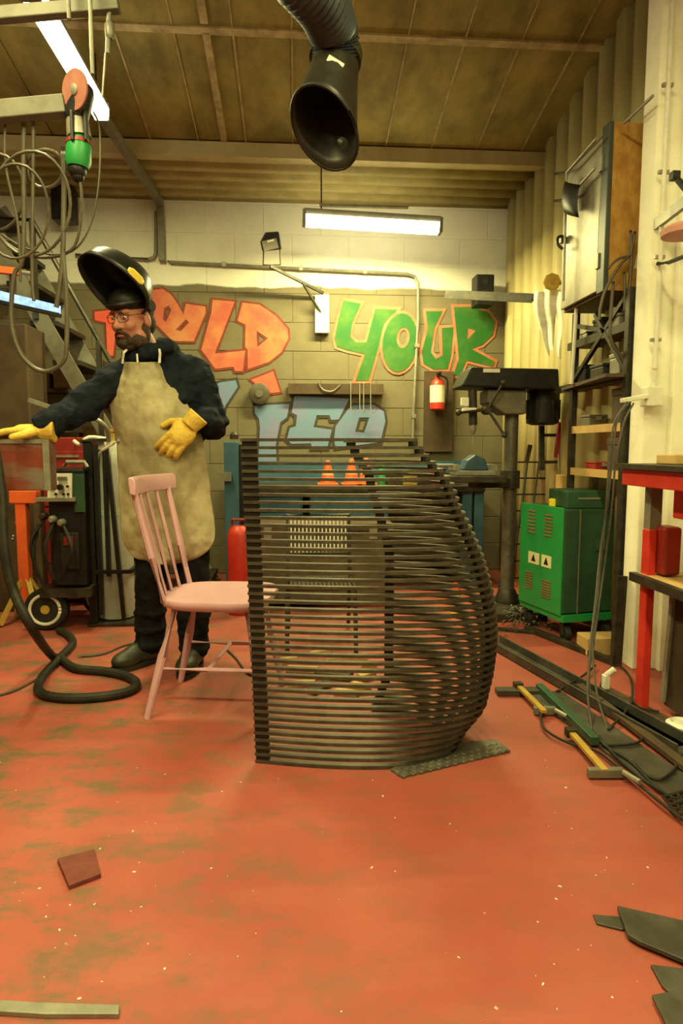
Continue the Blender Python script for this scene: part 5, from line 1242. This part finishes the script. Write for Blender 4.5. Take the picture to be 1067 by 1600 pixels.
# timber offcuts and scraps on the floor behind the screen
offs = [(448,1036,.10,.03,.3,M_wood),(470,1050,.14,.035,-.2,M_wood),(500,1022,.12,.03,.5,M_wood),(540,1032,.20,.05,.1,M_wood),(520,1060,.16,.06,-.3,M_brown),(572,1062,.09,.04,.6,M_brass),(560,1080,.08,.05,-.5,M_brass),(470,1072,.12,.03,.2,M_wood),(540,1086,.10,.03,-.4,M_wood),(500,1078,.13,.05,.9,M_dsteel),(575,1045,.07,.05,.2,M_brass)]
words = ['short pale stick leftmost in the offcut pile behind the bar screen', 'pale wood offcut second from the left of the pile', 'pale wood offcut farthest back in the pile', 'longest pale plank offcut in the pile behind the screen', 'dark brown board offcut in the middle of the pile', 'brassy block at the right end of the pile', 'brassy block nearest the bar screen at the right', 'thin pale strip in the front left of the pile', 'thin pale strip in the front right of the pile', 'dark steel offcut amid the wood scraps', 'small brassy block at the far right of the pile']
for (px, py, ln, w_, an, m_), lab in zip(offs, words):
    c = PZ(px, py); R_ = Matrix.Rotation(an, 3, 'Z'); g = G(); h_ = .02+.015*random.random()
    g.prism([V((c.x, c.y, .0))+R_ @ V(q) for q in ((-ln/2,-w_/2,0),(ln/2,-w_/2,0),(ln/2+.01,w_/2,0),(-ln/2+.008,w_/2,0))], (0,0,h_)); tag(g.build('offcut', m_, None, False, .003), lab, 'offcut', 'offcuts behind the bar screen')
c = PZ(712, 960); t = thing('spray_can', c, 'orange and yellow spray can on the floor behind the screen', 'spray can')
g = G(); g.lathe(V((c.x, c.y, 0)), (0,0,1), [(0,.03),(.14,.03),(.155,.015)], 14); g.build('body', M_yellow, t)
g = G(); g.lathe(V((c.x, c.y, .155)), (0,0,1), [(0,.028),(.04,.026)], 14); g.build('cap', M_orange, t)

# ================================================================== LOOSE PLATES ON THE OPEN FLOOR
def plate(name, pts, h, m_, label, cat='steel plate', z=0.0, group=None):
    g = G(); g.prism([PZ(x, y, z) for x, y in pts], (0,0,h)); return tag(g.build(name, m_, None, False, .0015), label, cat, group)
plate('steel_plate', [(964,1421),(1075,1446),(1130,1480),(1100,1520),(998,1477),(980,1466)], .010, M_plate, 'large dark angled plate lying at the right edge of the floor', z=.008)
plate('steel_plate', [(926,1432),(972,1436),(985,1452),(972,1456),(932,1446)], .006, M_plate, 'small dark plate half under the large angled plate')
plate('steel_plate', [(1016,1512),(1080,1520),(1100,1560),(1050,1560),(1034,1545)], .008, M_plate, 'dark pointed plate above the corner plate at the right edge')
plate('steel_plate', [(1018,1560),(1060,1552),(1120,1560),(1100,1640),(1050,1625)], .008, M_plate, 'dark plate in the bottom right corner of the floor', z=.0085)
plate('flat_bar', [(-30,1567),(60,1573),(187,1577),(186,1592),(70,1592),(-30,1586)], .010, M_gal, 'grey steel flat bar at the bottom left of the floor', 'steel bar')
M_scrap = mat('maroon scrap', (0.12, 0.022, 0.018), (0.17, 0.035, 0.025), 14, .7, bump=.4, bscale=40)
plate('scrap_square', [(90,1348),(148,1333),(158,1372),(108,1391)], .012, M_scrap, 'square maroon scrap piece on the open floor at left', 'scrap')
# chequer plate strip under the screen
cp = [PZ(*q, 0) for q in ((610,1205),(628,1217),(797,1176),(775,1158),(700,1165))]
g = G(); g.prism(cp, (0,0,.008)); t = g.build('chequer_plate', M_steel, None, False); tag(t, 'raised-pattern steel plate strip under the right foot of the bar screen', 'steel plate')
a, b = PZ(628,1215,.008), PZ(796,1175,.008); d = PZ(612,1204,.008); e = PZ(775,1160,.008); sm_ = None
for i in range(26):
    for j in range(3):
        p = a.lerp(b, (i+.5)/26).lerp(d.lerp(e, (i+.5)/26), .15+.35*j)
        if sm_ is None:
            q = G(); q.ell((0,0,0), (.010,.0035,.004), None, 8, 4); sm_ = q.mesh('stud'); sm_.materials.append(M_steel)
        o = link('stud', sm_, None, t, p, True); o.rotation_euler.z = .78 if (i+j) % 2 else -.78
# small pale chips scattered on the floor
g = G()
for i in range(80):
    if random.random() < .5: px, py = random.gauss(120, 110), random.gauss(1440, 90)
    elif random.random() < .5: px, py = random.uniform(0, 1067), random.uniform(1180, 1600)
    else: px, py = random.gauss(930, 60), random.gauss(1440, 90)
    if not (1130 < py < 1600 and -20 < px < 1090): continue
    p = PZ(px, py); s_ = random.uniform(.001, .0035); R_ = Matrix.Rotation(random.uniform(0, 6), 3, 'Z'); g.box(p+V((0,0,s_*.4)), (s_*random.uniform(1,2.5), s_, s_*.7), R_)
o = g.build('floor_chips', M_white, None, False); tag(o, 'pale chips and crumbs scattered over the red floor', 'debris'); o['kind'] = 'stuff'
